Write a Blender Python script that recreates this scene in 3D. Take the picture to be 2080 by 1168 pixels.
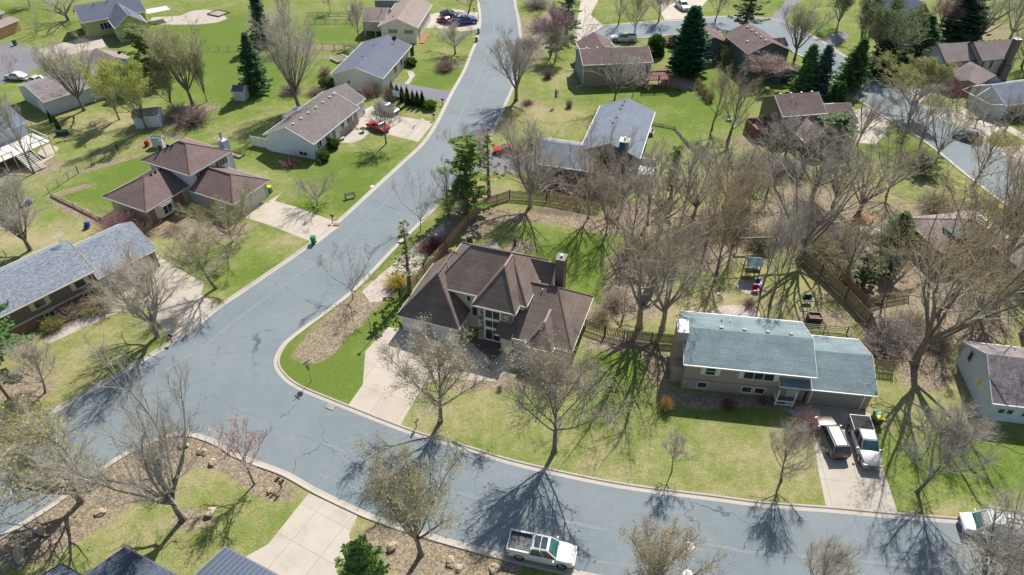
import bpy, math, random
import numpy as np
from mathutils import Vector
R=math.radians
for o in list(bpy.data.objects): bpy.data.objects.remove(o)
SC=bpy.context.scene; COL=SC.collection
# ---------------- camera, sky, sun, exposure ----------------
CH=55.0; CF=1387.0; CT=R(39.5)          # camera height (m), focal length (px of the 2080 px photo), pitch
cam=bpy.data.cameras.new('camera'); co=bpy.data.objects.new('camera',cam); COL.objects.link(co)
co.location=(0,0,CH); co.rotation_euler=(R(90)-CT,0,0)
cam.sensor_width=36; cam.lens=CF/2080*36; cam.clip_end=2000; SC.camera=co
SUN_AZ=23.0; SUN_EL=47.0                 # sun stands behind the scene, a little to the right
w=bpy.data.worlds.new('World'); SC.world=w; w.use_nodes=True
nt=w.node_tree; nt.nodes.clear()
sky=nt.nodes.new('ShaderNodeTexSky'); sky.sky_type='NISHITA'; sky.sun_disc=False
sky.sun_elevation=R(SUN_EL); sky.sun_rotation=R(SUN_AZ); sky.air_density=1.3; sky.dust_density=1.0
bg=nt.nodes.new('ShaderNodeBackground'); bg.inputs[1].default_value=0.08
wo=nt.nodes.new('ShaderNodeOutputWorld'); nt.links.new(sky.outputs[0],bg.inputs[0]); nt.links.new(bg.outputs[0],wo.inputs[0])
sl=bpy.data.lights.new('sun','SUN'); sl.energy=5.0; sl.angle=R(0.53); sl.color=(1,.95,.87)
so=bpy.data.objects.new('sun',sl); COL.objects.link(so); so.location=(0,0,80)
sd=Vector((math.sin(R(SUN_AZ))*math.cos(R(SUN_EL)),math.cos(R(SUN_AZ))*math.cos(R(SUN_EL)),math.sin(R(SUN_EL))))
so.rotation_euler=sd.to_track_quat('Z','Y').to_euler()
SC.view_settings.view_transform='Standard'; SC.view_settings.look='None'
SC.view_settings.exposure=0.35; SC.view_settings.gamma=1

# ---------------- helpers ----------------
def G(px,py,z=0.0):
    """point of the horizontal plane z seen at pixel (px,py) of the photograph: used as a survey of the ground plan"""
    X=(px-1040)/CF; Y=-(py-584)/CF
    d=(X, math.cos(CT)+Y*math.sin(CT), -math.sin(CT)+Y*math.cos(CT))
    t=(z-CH)/d[2]
    return Vector((d[0]*t,d[1]*t,z))
def PY(p):
    y=p[1]; z=p[2]-CH
    f=y*math.cos(CT)-z*math.sin(CT); u=y*math.sin(CT)+z*math.cos(CT)
    return 584-CF*u/f
def hgt(b,ty):
    lo,hi=0,45
    for _ in range(30):
        m=(lo+hi)/2
        if PY((b[0],b[1],m))>ty: lo=m
        else: hi=m
    return lo
def tag(o,label=None,cat=None,group=None,kind=None):
    if label: o['label']=label
    if cat: o['category']=cat
    if group: o['group']=group
    if kind: o['kind']=kind
    return o
def empty(name,loc,rz=0,label=None,cat=None,group=None):
    o=bpy.data.objects.new(name,None); COL.objects.link(o); o.location=loc; o.rotation_euler=(0,0,rz)
    o.empty_display_size=.3
    return tag(o,label,cat,group)
def mk(name,V,F,mats,parent=None,smooth=False,midx=None,uv=False,loc=None):
    me=bpy.data.meshes.new(name); me.from_pydata([tuple(map(float,v)) for v in V],[],F)
    if not isinstance(mats,(list,tuple)): mats=[mats]
    for m in mats: me.materials.append(m)
    if midx is not None: me.polygons.foreach_set('material_index',midx)
    if smooth: me.polygons.foreach_set('use_smooth',[True]*len(me.polygons))
    if uv:
        ul=me.uv_layers.new(name='UVMap'); me.update()
        for p in me.polygons:
            n=p.normal
            if abs(n.z)>.999: a=Vector((1,0,0)); b=Vector((0,1,0))
            else:
                a=Vector((0,0,1)).cross(n).normalized(); b=n.cross(a).normalized()
            for li in p.loop_indices:
                c=me.vertices[me.loops[li].vertex_index].co
                ul.data[li].uv=(c.dot(a),c.dot(b))
    me.update()
    o=bpy.data.objects.new(name,me); COL.objects.link(o)
    if parent: o.parent=parent
    if loc is not None: o.location=loc
    return o
class MB:
    def __init__(s): s.v=[]; s.f=[]; s.m=[]
    def add(s,V,F,m=0):
        n=len(s.v); s.v+=[tuple(v) for v in V]; s.f+=[tuple(i+n for i in f) for f in F]; s.m+=[m]*len(F); return s
    def box(s,x0,x1,y0,y1,z0,z1,m=0):
        V=[(x0,y0,z0),(x1,y0,z0),(x1,y1,z0),(x0,y1,z0),(x0,y0,z1),(x1,y0,z1),(x1,y1,z1),(x0,y1,z1)]
        return s.add(V,[(0,3,2,1),(4,5,6,7),(0,1,5,4),(1,2,6,5),(2,3,7,6),(3,0,4,7)],m)
    def bar(s,a,b,w,h,m=0):
        a=Vector(a); b=Vector(b); d=(b-a).normalized()
        up=Vector((0,0,1)) if abs(d.z)<.95 else Vector((1,0,0))
        sx=d.cross(up).normalized()*w/2; sy=sx.cross(d).normalized()*h/2
        V=[a-sx-sy,a+sx-sy,a+sx+sy,a-sx+sy,b-sx-sy,b+sx-sy,b+sx+sy,b-sx+sy]
        return s.add(V,[(0,3,2,1),(4,5,6,7),(0,1,5,4),(1,2,6,5),(2,3,7,6),(3,0,4,7)],m)
    def cyl(s,a,b,r0,r1=None,n=10,m=0,cap=True):
        r1=r0 if r1 is None else r1
        a=Vector(a); b=Vector(b); d=(b-a).normalized()
        up=Vector((0,0,1)) if abs(d.z)<.95 else Vector((1,0,0))
        x=d.cross(up).normalized(); y=x.cross(d).normalized()
        V=[]
        for c,r in ((a,r0),(b,r1)):
            for i in range(n):
                t=2*math.pi*i/n; V.append(c+x*r*math.cos(t)+y*r*math.sin(t))
        F=[(i,(i+1)%n,n+(i+1)%n,n+i) for i in range(n)]
        if cap: F+=[tuple(range(n-1,-1,-1)),tuple(range(n,2*n))]
        return s.add(V,F,m)
    def prism(s,P,z0,z1,m=0):
        n=len(P); V=[(p[0],p[1],z0) for p in P]+[(p[0],p[1],z1) for p in P]
        F=[tuple(range(n-1,-1,-1)),tuple(range(n,2*n))]+[(i,(i+1)%n,n+(i+1)%n,n+i) for i in range(n)]
        return s.add(V,F,m)
    def side(s,P,y0,y1,m=0):   # polygon in xz extruded along y
        n=len(P); V=[(p[0],y0,p[1]) for p in P]+[(p[0],y1,p[1]) for p in P]
        F=[tuple(range(n)),tuple(range(2*n-1,n-1,-1))]+[(i,n+i,n+(i+1)%n,(i+1)%n) for i in range(n)]
        return s.add(V,F,m)
    def build(s,name,mats,parent=None,smooth=False,uv=False,loc=None):
        return mk(name,s.v,s.f,mats,parent,smooth,s.m,uv,loc)

# ---------------- materials ----------------
M={}
def nodes(name):
    m=bpy.data.materials.new(name); m.use_nodes=True; t=m.node_tree
    return m,t,t.nodes['Principled BSDF']
def N(t,k,**kw):
    n=t.nodes.new('ShaderNode'+k)
    for a,b in kw.items(): setattr(n,a,b)
    return n
def vec(t,kind='Object',scale=None):
    tc=N(t,'TexCoord'); out=tc.outputs[kind]
    if scale:
        mp=N(t,'Mapping'); mp.inputs['Scale'].default_value=scale; t.links.new(out,mp.inputs[0]); out=mp.outputs[0]
    return out
def noise(t,v,sc,det=4,rough=.6):
    n=N(t,'TexNoise'); n.inputs['Scale'].default_value=sc; n.inputs['Detail'].default_value=det; n.inputs['Roughness'].default_value=rough
    t.links.new(v,n.inputs['Vector']); return n.outputs['Fac']
def ramp(t,f,stops):
    r=N(t,'ValToRGB'); e=r.color_ramp.elements
    while len(e)<len(stops): e.new(.5)
    for i,(p,c) in enumerate(stops): e[i].position=p; e[i].color=(c[0],c[1],c[2],1) if hasattr(c,'__len__') else (c,c,c,1)
    t.links.new(f,r.inputs[0]); return r.outputs[0]
def mix(t,f,a,b,mode='MIX'):
    n=N(t,'MixRGB',blend_type=mode)
    for i,x in ((0,f),(1,a),(2,b)):
        if hasattr(x,'is_linked') or hasattr(x,'links'): t.links.new(x,n.inputs[i])
        elif i==0: n.inputs[0].default_value=x
        else: n.inputs[i].default_value=(x[0],x[1],x[2],1)
    return n.outputs[0]
def bump(t,bs,h,st=.3,dist=.02):
    b=N(t,'Bump'); b.inputs['Strength'].default_value=st; b.inputs['Distance'].default_value=dist
    t.links.new(h,b.inputs['Height']); t.links.new(b.outputs[0],bs.inputs['Normal'])
def sc3(c,k): return (c[0]*k,c[1]*k,c[2]*k)
def streak(t,v,c=(1,.15,1)): pass
def plain(name,c,rough=.6,metal=0,var=.15,sc=3.0,spec=.4):
    m,t,b=nodes(name)
    f=noise(t,vec(t),sc,5)
    col=ramp(t,f,[(.3,sc3(c,1-var)),(.7,sc3(c,1+var))])
    t.links.new(col,b.inputs['Base Color']); b.inputs['Roughness'].default_value=rough; b.inputs['Metallic'].default_value=metal
    b.inputs['Specular IOR Level'].default_value=spec
    M[name]=m; return m
def shingle(name,c,c2=None,row=.22,con=.28,mott=.2,mo=.035,bw=.3):
    m,t,b=nodes(name)
    uv=vec(t,'UV')
    br=N(t,'TexBrick'); t.links.new(uv,br.inputs['Vector'])
    br.inputs['Scale'].default_value=1; br.inputs['Brick Width'].default_value=bw; br.inputs['Row Height'].default_value=row
    br.inputs['Mortar Size'].default_value=mo; br.inputs['Mortar Smooth'].default_value=.5; br.inputs['Bias'].default_value=0
    c2=c2 or sc3(c,1-con)
    br.inputs['Color1'].default_value=(*sc3(c,1+con*.5),1); br.inputs['Color2'].default_value=(*c2,1); br.inputs['Mortar'].default_value=(*sc3(c,.76),1)
    f=noise(t,vec(t),.45,5,.7); g=noise(t,vec(t,'UV',(3.2,7,1)),1.0,3,.75)
    a=ramp(t,f,[(.3,(1-mott,)*3),(.7,(1+mott,)*3)]); bb=ramp(t,g,[(.3,(.78,)*3),(.7,(1.2,)*3)])
    col=mix(t,1,br.outputs[0],a,'MULTIPLY'); col=mix(t,1,col,bb,'MULTIPLY')
    t.links.new(col,b.inputs['Base Color']); b.inputs['Roughness'].default_value=.9; b.inputs['Specular IOR Level'].default_value=.25
    bump(t,b,br.outputs['Fac'],.25,.02)
    M[name]=m; return m
def siding(name,c,pitch=.22,dirt=.1):
    m,t,b=nodes(name)
    sx=N(t,'SeparateXYZ'); t.links.new(vec(t),sx.inputs[0])
    d=N(t,'MATH' if False else 'Math',operation='FRACT'); mu=N(t,'Math',operation='MULTIPLY'); mu.inputs[1].default_value=1/pitch
    t.links.new(sx.outputs[2],mu.inputs[0]); t.links.new(mu.outputs[0],d.inputs[0])
    ln=ramp(t,d.outputs[0],[(0,(.8,)*3),(.12,(1,)*3),(.9,(1.03,)*3)])
    f=noise(t,vec(t),.8,5,.65); a=ramp(t,f,[(.3,(1-dirt,)*3),(.7,(1+dirt*.6,)*3)])
    col=mix(t,1,ln,a,'MULTIPLY'); col=mix(t,1,(c[0],c[1],c[2]),col,'MULTIPLY')
    t.links.new(col,b.inputs['Base Color']); b.inputs['Roughness'].default_value=.6
    bump(t,b,d.outputs[0],.2,.015); M[name]=m; return m
def brick(name,c1,c2,mort,w=.22,h=.075,sc=1):
    m,t,b=nodes(name); br=N(t,'TexBrick'); t.links.new(vec(t,'UV'),br.inputs['Vector'])
    br.inputs['Scale'].default_value=sc; br.inputs['Brick Width'].default_value=w; br.inputs['Row Height'].default_value=h; br.inputs['Mortar Size'].default_value=.012
    br.inputs['Color1'].default_value=(*c1,1); br.inputs['Color2'].default_value=(*c2,1); br.inputs['Mortar'].default_value=(*mort,1)
    t.links.new(br.outputs[0],b.inputs['Base Color']); b.inputs['Roughness'].default_value=.85; M[name]=m; return m
def stone(name):
    m,t,b=nodes(name); vo=N(t,'TexVoronoi'); vo.inputs['Scale'].default_value=2.6; t.links.new(vec(t,'UV'),vo.inputs['Vector'])
    vd=N(t,'TexVoronoi',feature='DISTANCE_TO_EDGE'); vd.inputs['Scale'].default_value=2.6; t.links.new(vec(t,'UV'),vd.inputs['Vector'])
    sep=N(t,'SeparateColor'); t.links.new(vo.outputs['Color'],sep.inputs[0])
    col=ramp(t,sep.outputs[0],[(0,(.04,.035,.035)),(.3,(.16,.11,.09)),(.5,(.55,.5,.44)),(.62,(.10,.09,.09)),(.8,(.62,.58,.52)),(1,(.25,.2,.17))])
    e=ramp(t,vd.outputs['Distance'],[(.02,(.45,.42,.38)),(.06,(1,1,1))]); ef=ramp(t,vd.outputs['Distance'],[(.02,0),(.06,1)])
    col=mix(t,ef,(.42,.39,.35),col); t.links.new(col,b.inputs['Base Color']); b.inputs['Roughness'].default_value=.8; M[name]=m
def glass(name,c=(.03,.045,.06)):
    m,t,b=nodes(name); f=noise(t,vec(t),1.2,2)
    t.links.new(ramp(t,f,[(.3,sc3(c,.6)),(.7,sc3(c,1.6))]),b.inputs['Base Color']); b.inputs['Roughness'].default_value=.06; b.inputs['Specular IOR Level'].default_value=.9; M[name]=m
def paint(name,c,metal=0.0):
    m,t,b=nodes(name); f=noise(t,vec(t),6,3)
    t.links.new(ramp(t,f,[(.3,sc3(c,.93)),(.7,sc3(c,1.05))]),b.inputs['Base Color'])
    b.inputs['Roughness'].default_value=.28; b.inputs['Metallic'].default_value=metal; b.inputs['Coat Weight'].default_value=.35; b.inputs['Coat Roughness'].default_value=.15; M[name]=m
def tinted(name,rough=.8,lo=.65,hi=1.3,sc=1.5,tr=0.0):
    m,t,b=nodes(name); oi=N(t,'ObjectInfo'); f=noise(t,vec(t),sc,4,.7)
    col=mix(t,1,oi.outputs['Color'],ramp(t,f,[(.3,(lo,)*3),(.7,(hi,)*3)]),'MULTIPLY')
    t.links.new(col,b.inputs['Base Color']); b.inputs['Roughness'].default_value=rough; b.inputs['Specular IOR Level'].default_value=.15
    if tr:
        ts=N(t,'BsdfTranslucent'); t.links.new(col,ts.inputs[0]); ms=N(t,'MixShader'); ms.inputs[0].default_value=tr
        out=t.nodes['Material Output']; t.links.new(b.outputs[0],ms.inputs[1]); t.links.new(ts.outputs[0],ms.inputs[2]); t.links.new(ms.outputs[0],out.inputs[0])
    M[name]=m
tinted('bark',.9,.6,1.35,3.0); tinted('twig',.85,.75,1.25,.7); tinted('leaf',.7,.6,1.35,.9,.35)
plain('white',(.70,.70,.68),.5,0,.05); plain('offwhite',(.62,.60,.56),.6,0,.06); plain('cream',(.62,.56,.42),.6,0,.06)
plain('black',(.02,.02,.022),.5,0,.2); plain('darkmetal',(.05,.05,.055),.45,.4,.2); plain('steel',(.42,.43,.44),.35,.8,.1)
plain('rubber',(.02,.02,.02),.8,0,.2); plain('wood',(.25,.17,.10),.8,0,.25,5); plain('oldwood',(.34,.265,.175),.85,0,.35,3); plain('greywood',(.34,.29,.25),.85,0,.3,3)
plain('redwood',(.20,.09,.075),.8,0,.25,4); plain('green_plastic',(.01,.20,.12),.45,0,.1); plain('dkgreen_plastic',(.01,.09,.06),.45,0,.1); plain('yellow_plastic',(.75,.55,.03),.45,0,.05)
plain('red',(.33,.03,.04),.4,0,.1); plain('blue',(.02,.07,.4),.4,0,.1); plain('teal_sign',(.0,.22,.2),.4,0,.05); plain('sign_red',(.32,.012,.06),.45,0,.08)
plain('copper',(.26,.165,.15),.6,0,.15); plain('boulder',(.44,.36,.25),.85,0,.35,2.5); plain('paver',(.40,.36,.33),.9,0,.2,4); plain('terracotta',(.35,.15,.09),.8,0,.2)
plain('tan_door',(.34,.30,.27),.6,0,.05); plain('white_door',(.62,.62,.62),.5,0,.04); plain('grey_plastic',(.15,.16,.17),.5,0,.1); plain('canvas_blue',(.12,.19,.22),.8,0,.25); plain('tarp',(.02,.05,.06),.6,0,.3)
glass('glass'); glass('green_glass',(.03,.13,.13)); paint('paint_white',(.68,.69,.71)); paint('paint_silver',(.42,.42,.43),.3); paint('paint_dark',(.07,.06,.055),.3); paint('paint_red',(.45,.015,.03)); paint('paint_grey',(.22,.25,.30),.3); paint('paint_blue',(.02,.06,.28)); paint('paint_maroon',(.18,.03,.05)); paint('paint_navy',(.03,.035,.06),.3); paint('paint_beige',(.21,.18,.155),.4)
stone('fieldstone'); brick('red_brick',(.20,.07,.05),(.27,.11,.08),(.3,.25,.22)); brick('brown_brick',(.22,.17,.14),(.32,.25,.21),(.35,.32,.3)); brick('dark_brick',(.10,.06,.055),(.16,.09,.08),(.2,.17,.16))
shingle('r_brown',(.20,.158,.138),row=.30,con=.12,mo=.05,bw=40,mott=.25); shingle('r_teal',(.205,.268,.288),row=.25,con=.1,mo=.04,bw=40,mott=.2); shingle('r_ranch',(.215,.185,.185),con=.2,mott=.15); shingle('r_slate',(.15,.17,.225),con=.12,mott=.1); shingle('r_tan',(.34,.27,.245),con=.12,mott=.12)
shingle('r_plum',(.21,.148,.14),con=.15,mott=.15); shingle('r_mottle',(.29,.325,.375),(.17,.2,.245),row=.19,mott=.12); shingle('r_weather',(.26,.225,.235),con=.3,mott=.3); shingle('r_bluegrey',(.205,.24,.30),con=.12,mott=.15)
shingle('r_cocoa',(.19,.135,.13),con=.2); shingle('r_sand',(.30,.245,.235),con=.15); shingle('r_charcoal',(.08,.10,.14),con=.2); shingle('r_shed',(.34,.29,.26),con=.3,mott=.4)
siding('s_offwhite',(.64,.61,.56)); siding('s_tan',(.37,.31,.275),.3); siding('s_white',(.60,.67,.76)); siding('s_cream',(.66,.62,.55)); siding('s_beige',(.50,.45,.38)); siding('s_navy',(.022,.075,.135)); siding('s_bluegrey',(.20,.26,.31)); siding('s_slate',(.10,.13,.15)); siding('s_taupe',(.17,.145,.125)); siding('s_greige',(.44,.42,.37)); siding('s_olive',(.42,.45,.18)); siding('s_mustard',(.42,.31,.08)); siding('s_brown',(.15,.125,.12)); siding('s_pale',(.50,.55,.63)); siding('s_orange',(.6,.36,.22))
def seam():
    m,t,b=nodes('r_metal'); sx=N(t,'SeparateXYZ'); t.links.new(vec(t,'UV'),sx.inputs[0]); mu=N(t,'Math',operation='MULTIPLY'); mu.inputs[1].default_value=2.4
    fr=N(t,'Math',operation='FRACT'); t.links.new(sx.outputs[0],mu.inputs[0]); t.links.new(mu.outputs[0],fr.inputs[0])
    t.links.new(ramp(t,fr.outputs[0],[(0,(.15,.19,.25)),(.1,(.055,.075,.115)),(.88,(.065,.09,.13)),(.96,(.14,.18,.24))]),b.inputs['Base Color']); b.inputs['Roughness'].default_value=.45; b.inputs['Metallic'].default_value=.3; M['r_metal']=m
seam()
# ---------------- ground, roads, kerbs, drives ----------------
def catmull(P,n=6,closed=False):
    P=[Vector((p[0],p[1],0)) for p in P]; out=[]
    for i in range(len(P)-1):
        p0=P[max(i-1,0)]; p1=P[i]; p2=P[i+1]; p3=P[min(i+2,len(P)-1)]
        for k in range(n):
            t=k/n; out.append(.5*((2*p1)+(p2-p0)*t+(2*p0-5*p1+4*p2-p3)*t*t+(3*p1-p0-3*p2+p3)*t**3))
    out.append(P[-1]); return out
def gp(L): return [G(*p) for p in L]
nw=gp([(-260,1020),(-100,950),(0,905),(80,857),(162,809),(250,759),(342,704),(400,664),(450,624),(500,590),(560,549),(637,495),(695,447),(760,387),(822,330),(862,292),(890,250),(920,190),(945,145),(960,107),(970,82),(977,45),(975,15),(968,-20),(950,-60),(930,-100)])
se=gp([(1020,-100),(1036,-60),(1042,-20),(1045,10),(1052,45),(1056,90),(1050,135),(1040,175),(1020,220),(1000,262),(977,295),(945,340),(905,395),(850,452),(795,506),(720,584),(657,634),(590,684),(566,710),(557,738),(570,764),(602,789),(670,818),(720,838),(770,858),(845,886),(895,900),(952,917),(1040,944),(1180,976),(1290,996),(1452,1017),(1560,1031),(1692,1041),(1810,1052),(1935,1062),(2080,1074),(2300,1092),(2600,1110)])
so_=gp([(2600,1300),(2250,1270),(1800,1240),(1500,1210),(1300,1182),(1165,1158),(1020,1124),(870,1083),(770,1050),(720,1029),(645,993),(582,958),(520,935),(475,916),(450,899),(412,884),(375,877),(325,886),(250,921),(175,971),(100,1026),(0,1087),(-80,1135),(-200,1210)])
nwS,seS,soS=catmull(nw),catmull(se),catmull(so_)
c_up=gp([(1165,60),(1195,52),(1227,52),(1315,45),(1377,41),(1425,36),(1485,34),(1560,38),(1590,45),(1635,66),(1680,92),(1730,125),(1777,155),(1815,180),(1860,207),(1910,240),(1960,266),(2030,308),(2100,345),(2250,420)])
c_lo=gp([(2250,560),(2080,440),(1975,362),(1920,317),(1885,290),(1852,268),(1775,222),(1722,184),(1690,155),(1650,125),(1600,98),(1540,72),(1480,64),(1450,64),(1375,69),(1315,75),(1240,82),(1195,87),(1168,80)])
cu,cl=catmull(c_up),catmull(c_lo)

def fbm_img(): pass
def ground_mat():
    m,t,b=nodes('turf'); at=N(t,'Attribute'); at.attribute_name='cover'; sp=N(t,'SeparateColor'); t.links.new(at.outputs['Color'],sp.inputs[0])
    v=vec(t)
    n1=noise(t,v,.16,5,.62); n2=noise(t,v,1.3,5,.7); n3=noise(t,v,6.5,3,.7); n4=noise(t,v,.5,4,.7)
    def add(a,b2,k):
        x=N(t,'Math',operation='MULTIPLY_ADD'); 
        y=N(t,'Math',operation='SUBTRACT'); t.links.new(b2,y.inputs[0]); y.inputs[1].default_value=.5
        t.links.new(y.outputs[0],x.inputs[0]); x.inputs[1].default_value=k; t.links.new(a,x.inputs[2]); return x.outputs[0]
    g=add(add(add(sp.outputs[0],n1,1.2),n4,.9),n2,1.1)
    col=ramp(t,g,[(.0,(.37,.31,.19)),(.3,(.30,.275,.135)),(.55,(.215,.235,.08)),(.8,(.155,.21,.048)),(1.0,(.125,.18,.034))])
    fine=ramp(t,n3,[(.25,(.55,)*3),(.5,(1,)*3),(.75,(1.5,)*3)]); col=mix(t,1,col,fine,'MULTIPLY')
    vo=N(t,'TexVoronoi'); vo.inputs['Scale'].default_value=7.5; t.links.new(v,vo.inputs['Vector']); s2=N(t,'SeparateColor'); t.links.new(vo.outputs['Color'],s2.inputs[0])
    lit=ramp(t,s2.outputs[0],[(.0,(.09,.07,.055)),(.35,(.19,.155,.11)),(.7,(.31,.25,.18)),(1,(.50,.42,.32))])
    lit=mix(t,.4,lit,ramp(t,n2,[(.3,(.21,.165,.11)),(.7,(.35,.28,.19))]))
    vs=N(t,'TexVoronoi'); vs.inputs['Scale'].default_value=2.3; t.links.new(v,vs.inputs['Vector']); ss=ramp(t,vs.outputs['Distance'],[(.06,.5),(.13,0)]); col=mix(t,ss,col,(.42,.35,.22))
    lf=add(add(add(sp.outputs[1],n2,1.0),n4,.9),n3,.4)
    lm=ramp(t,lf,[(.42,0),(.58,1)]); col=mix(t,lm,col,lit)
    df=add(sp.outputs[2],n2,.5); dm=ramp(t,df,[(.42,0),(.6,1)])
    dirt=ramp(t,n3,[(.3,(.11,.085,.07)),(.7,(.20,.155,.125))]); col=mix(t,dm,col,dirt)
    t.links.new(col,b.inputs['Base Color']); b.inputs['Roughness'].default_value=.95; b.inputs['Specular IOR Level'].default_value=.1
    bump(t,b,n3,.6,.08); M['turf']=m
ground_mat()
xs=np.concatenate([np.linspace(-900,-150,16)[:-1],np.arange(-150,150,.65),np.linspace(150,900,16)])
ys=np.concatenate([np.linspace(-200,20,8)[:-1],np.arange(20,212,.65),np.linspace(212,1500,20)])
X,Y=np.meshgrid(xs,ys); nx,ny=len(xs),len(ys)
green=np.full(X.shape,.44); litter=np.zeros(X.shape); dirt=np.zeros(X.shape)
green+=np.clip((Y-75)/60,0,1)*.22
def blob(a,px,py,rx,ry,s,rot=0):
    c=G(px,py); d=np.radians(rot); dx=X-c.x; dy=Y-c.y
    u=(dx*np.cos(d)+dy*np.sin(d))/rx; v=(-dx*np.sin(d)+dy*np.cos(d))/ry
    a+=s*np.exp(-(u*u+v*v)**1.5)
# vivid green lawns
for q in [(430,540,8,5,.35),(560,560,7,4,.3),(560,310,9,6,.3),(720,340,9,6,.5,30),(760,400,6,4,.35),(640,270,4,8,.2),(600,430,5,4,.4),(690,400,6,5,.3),
          (430,100,14,14,.55),(440,50,16,10,.45),(460,180,9,12,.4),(560,150,8,12,.3),(680,70,10,6,.4),(700,170,8,6,.3),(900,150,6,9,.3),(860,180,5,5,.25),
          (620,720,4,7,.55,-35),(690,780,7,3.5,.5),(760,640,4,3,.5),(800,610,4,3,.5),(715,720,4,8,.35,-35),(560,760,2,2,.3),(700,575,2,10,.45,-37),(800,500,2,8,.4,-37),
          (1130,520,7,5,.35),(1190,580,5,5,.55),(1190,500,6,3,.4),(1090,470,4,2,.2),(1290,180,12,9,.3),(1400,190,10,8,.45),(1440,170,6,10,.25),(1370,260,6,6,.35),(1480,250,6,8,.2),
          (340,330,10,5,.3),(220,380,8,5,.45),(300,340,5,5,.3),(120,420,6,5,.2),(260,400,3,6,.3),(1260,50,10,4,.25),(1640,60,8,8,.3),(1560,10,10,5,.3),(20,30,10,10,.3),
          (1920,960,8,4,.35),(2040,930,8,4,.35),(1950,900,4,4,.1),(1500,830,7,2,.35),(1240,800,3,5,.35),(1240,740,4,3,.25),(880,990,1,1,0),(250,760,7,3,.15,35),(270,660,6,2.5,.15),
          (470,1040,4,3,.2),(560,1050,3,3,.15),(1950,170,6,4,.4),(2000,290,8,3,.3),(1850,300,8,4,.35),(490,400,5,3,.3),(210,230,6,5,.05),(170,260,8,4,-.1),(1070,1160,3,1,.4)]: blob(green,*q)
blob(green,1300,900,26,8,.12); blob(green,1300,500,20,10,.1)
# dormant / tan areas
for q in [(1400,930,9,4,-.05),(1560,960,9,4,-.07),(1250,900,6,4,-.05),(980,860,6,3,-.12),(1480,620,8,4,-.25),(1700,600,4,6,-.15),(1180,160,8,5,-.35),(1100,230,9,5,-.3),(240,240,9,4,-.35),(60,480,9,4,-.25),(150,800,4,3,-.1),(600,250,3,3,-.1),(900,110,3,5,-.3),(300,960,6,3,-.15)]: blob(green,*q)
# leaf litter and mulch
for q in [(690,660,2.4,6.2,1.0,-38),(650,710,2.0,2.6,.9,-38),(720,615,2.0,2.5,.8,-38),(880,500,2.0,8,.9,-33),(960,450,4,4,.8),(960,400,3,4,.8),(830,570,1.2,5,.7,-35),(1010,440,5,2,.8),(1120,445,8,1.3,.8,-5),(1230,460,8,2,.8,-10),(1060,500,3,2,.7),
          (1290,600,5,6,.8),(1200,640,3,2,.7),(1330,520,9,5,.6),(1450,520,8,4,.42),(1560,480,7,4,.7),(1390,440,10,3,.7),(1590,430,8,5,.6),(1690,470,7,6,.6),(1240,700,4,1.5,.9),(1340,740,1.6,4,.9),(1410,815,4,1.2,.9,-8),(1560,820,8,1.0,.85,-8),
          (1750,560,7,6,.6),(1850,640,8,6,.7),(1960,640,7,6,.6),(1890,560,9,8,.5),(1840,720,4,5,.65),(1900,760,3,5,.45),(1850,830,3,4,.4),(1660,650,4,2,.7),(1830,450,12,8,.55),(1990,480,9,9,.5),(2030,560,8,6,.5),(1650,380,9,6,.5),
          (200,1010,3.0,6.5,1.1,-57),(330,905,3,5,1.0,-57),(90,1090,2.5,5,1.0,-57),(270,960,2.5,5,.6,-57),(400,900,2.4,2.4,.9),(450,920,2.6,2,.9),(510,960,3.5,1.6,.95,-28),(560,995,2.4,1.2,1.0,-20),(390,1055,2.6,1.4,.85),(160,1000,2,3,.6),
          (820,1110,3.5,1.8,1.0,-15),(900,1120,4,1.8,1.0,-12),(960,1150,4,1.5,1.0),(1010,1150,2,1,.8),(770,1090,1.5,1,.8),(880,1160,4,1,.8),(960,780,4,1.0,.95,8),(1040,775,3,1.2,.95),(1120,775,3,1.5,.6),(1010,760,2.5,1.2,.8),
          (420,560,1,1,0),(330,465,5,1.3,.9,30),(380,470,5,3,.7),(470,470,4,3,.7),(420,430,4,3,.6),(320,285,5,1.3,.9,40),(230,330,8,.9,.95,38),(150,385,4,1.0,.8,35),(350,245,6,4,.7),(400,220,6,3,.7),(460,270,3,2,.5),(160,430,1.3,7,.95,58),
          (690,170,5,1.3,.8),(600,185,5,1.3,.7),(680,95,8,1.5,.85),(610,100,6,2,.5),(660,115,7,1.5,.7),(920,130,4,3,.6),(1080,210,3,1.5,.8),(1060,190,3,3,.5),(1370,165,4,4,.8),(1330,160,3,3,.6),(1420,190,3,4,.4),(1500,290,6,4,.5),(1560,270,4,4,.5),
          (1080,70,8,14,.7),(1060,120,5,10,.5),(130,110,10,5,.6),(200,80,8,6,.5),(60,340,8,4,.7),(20,440,6,4,.6),(100,60,9,6,.3),(1860,100,14,10,.5),(1980,60,20,10,.6),(1980,250,8,5,.5),(1900,190,6,4,.5),(560,30,8,14,.5),(1290,430,6,4,.6),(60,770,5,5,.5),(10,840,5,5,.3),(700,205,3,1,.6),(650,300,1.5,3,.5,-35),(1020,390,3,3,.5),(640,440,1,1,.3),(1140,30,5,8,.6),(1330,10,8,4,.4),(1450,100,4,4,.3)]: blob(litter,*q)
for q in [(990,710,3.2,2.0,1.3,-20),(380,65,1,1,0),(1130,430,9,2.0,.6,-10),(1460,640,1,1,0),(1760,960,.5,.5,.0)]: blob(dirt,*q)
Vg=np.stack([X.ravel(),Y.ravel(),np.zeros(X.size)],1)
idx=np.arange(nx*ny).reshape(ny,nx); Fg=np.stack([idx[:-1,:-1],idx[:-1,1:],idx[1:,1:],idx[1:,:-1]],-1).reshape(-1,4)
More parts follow.
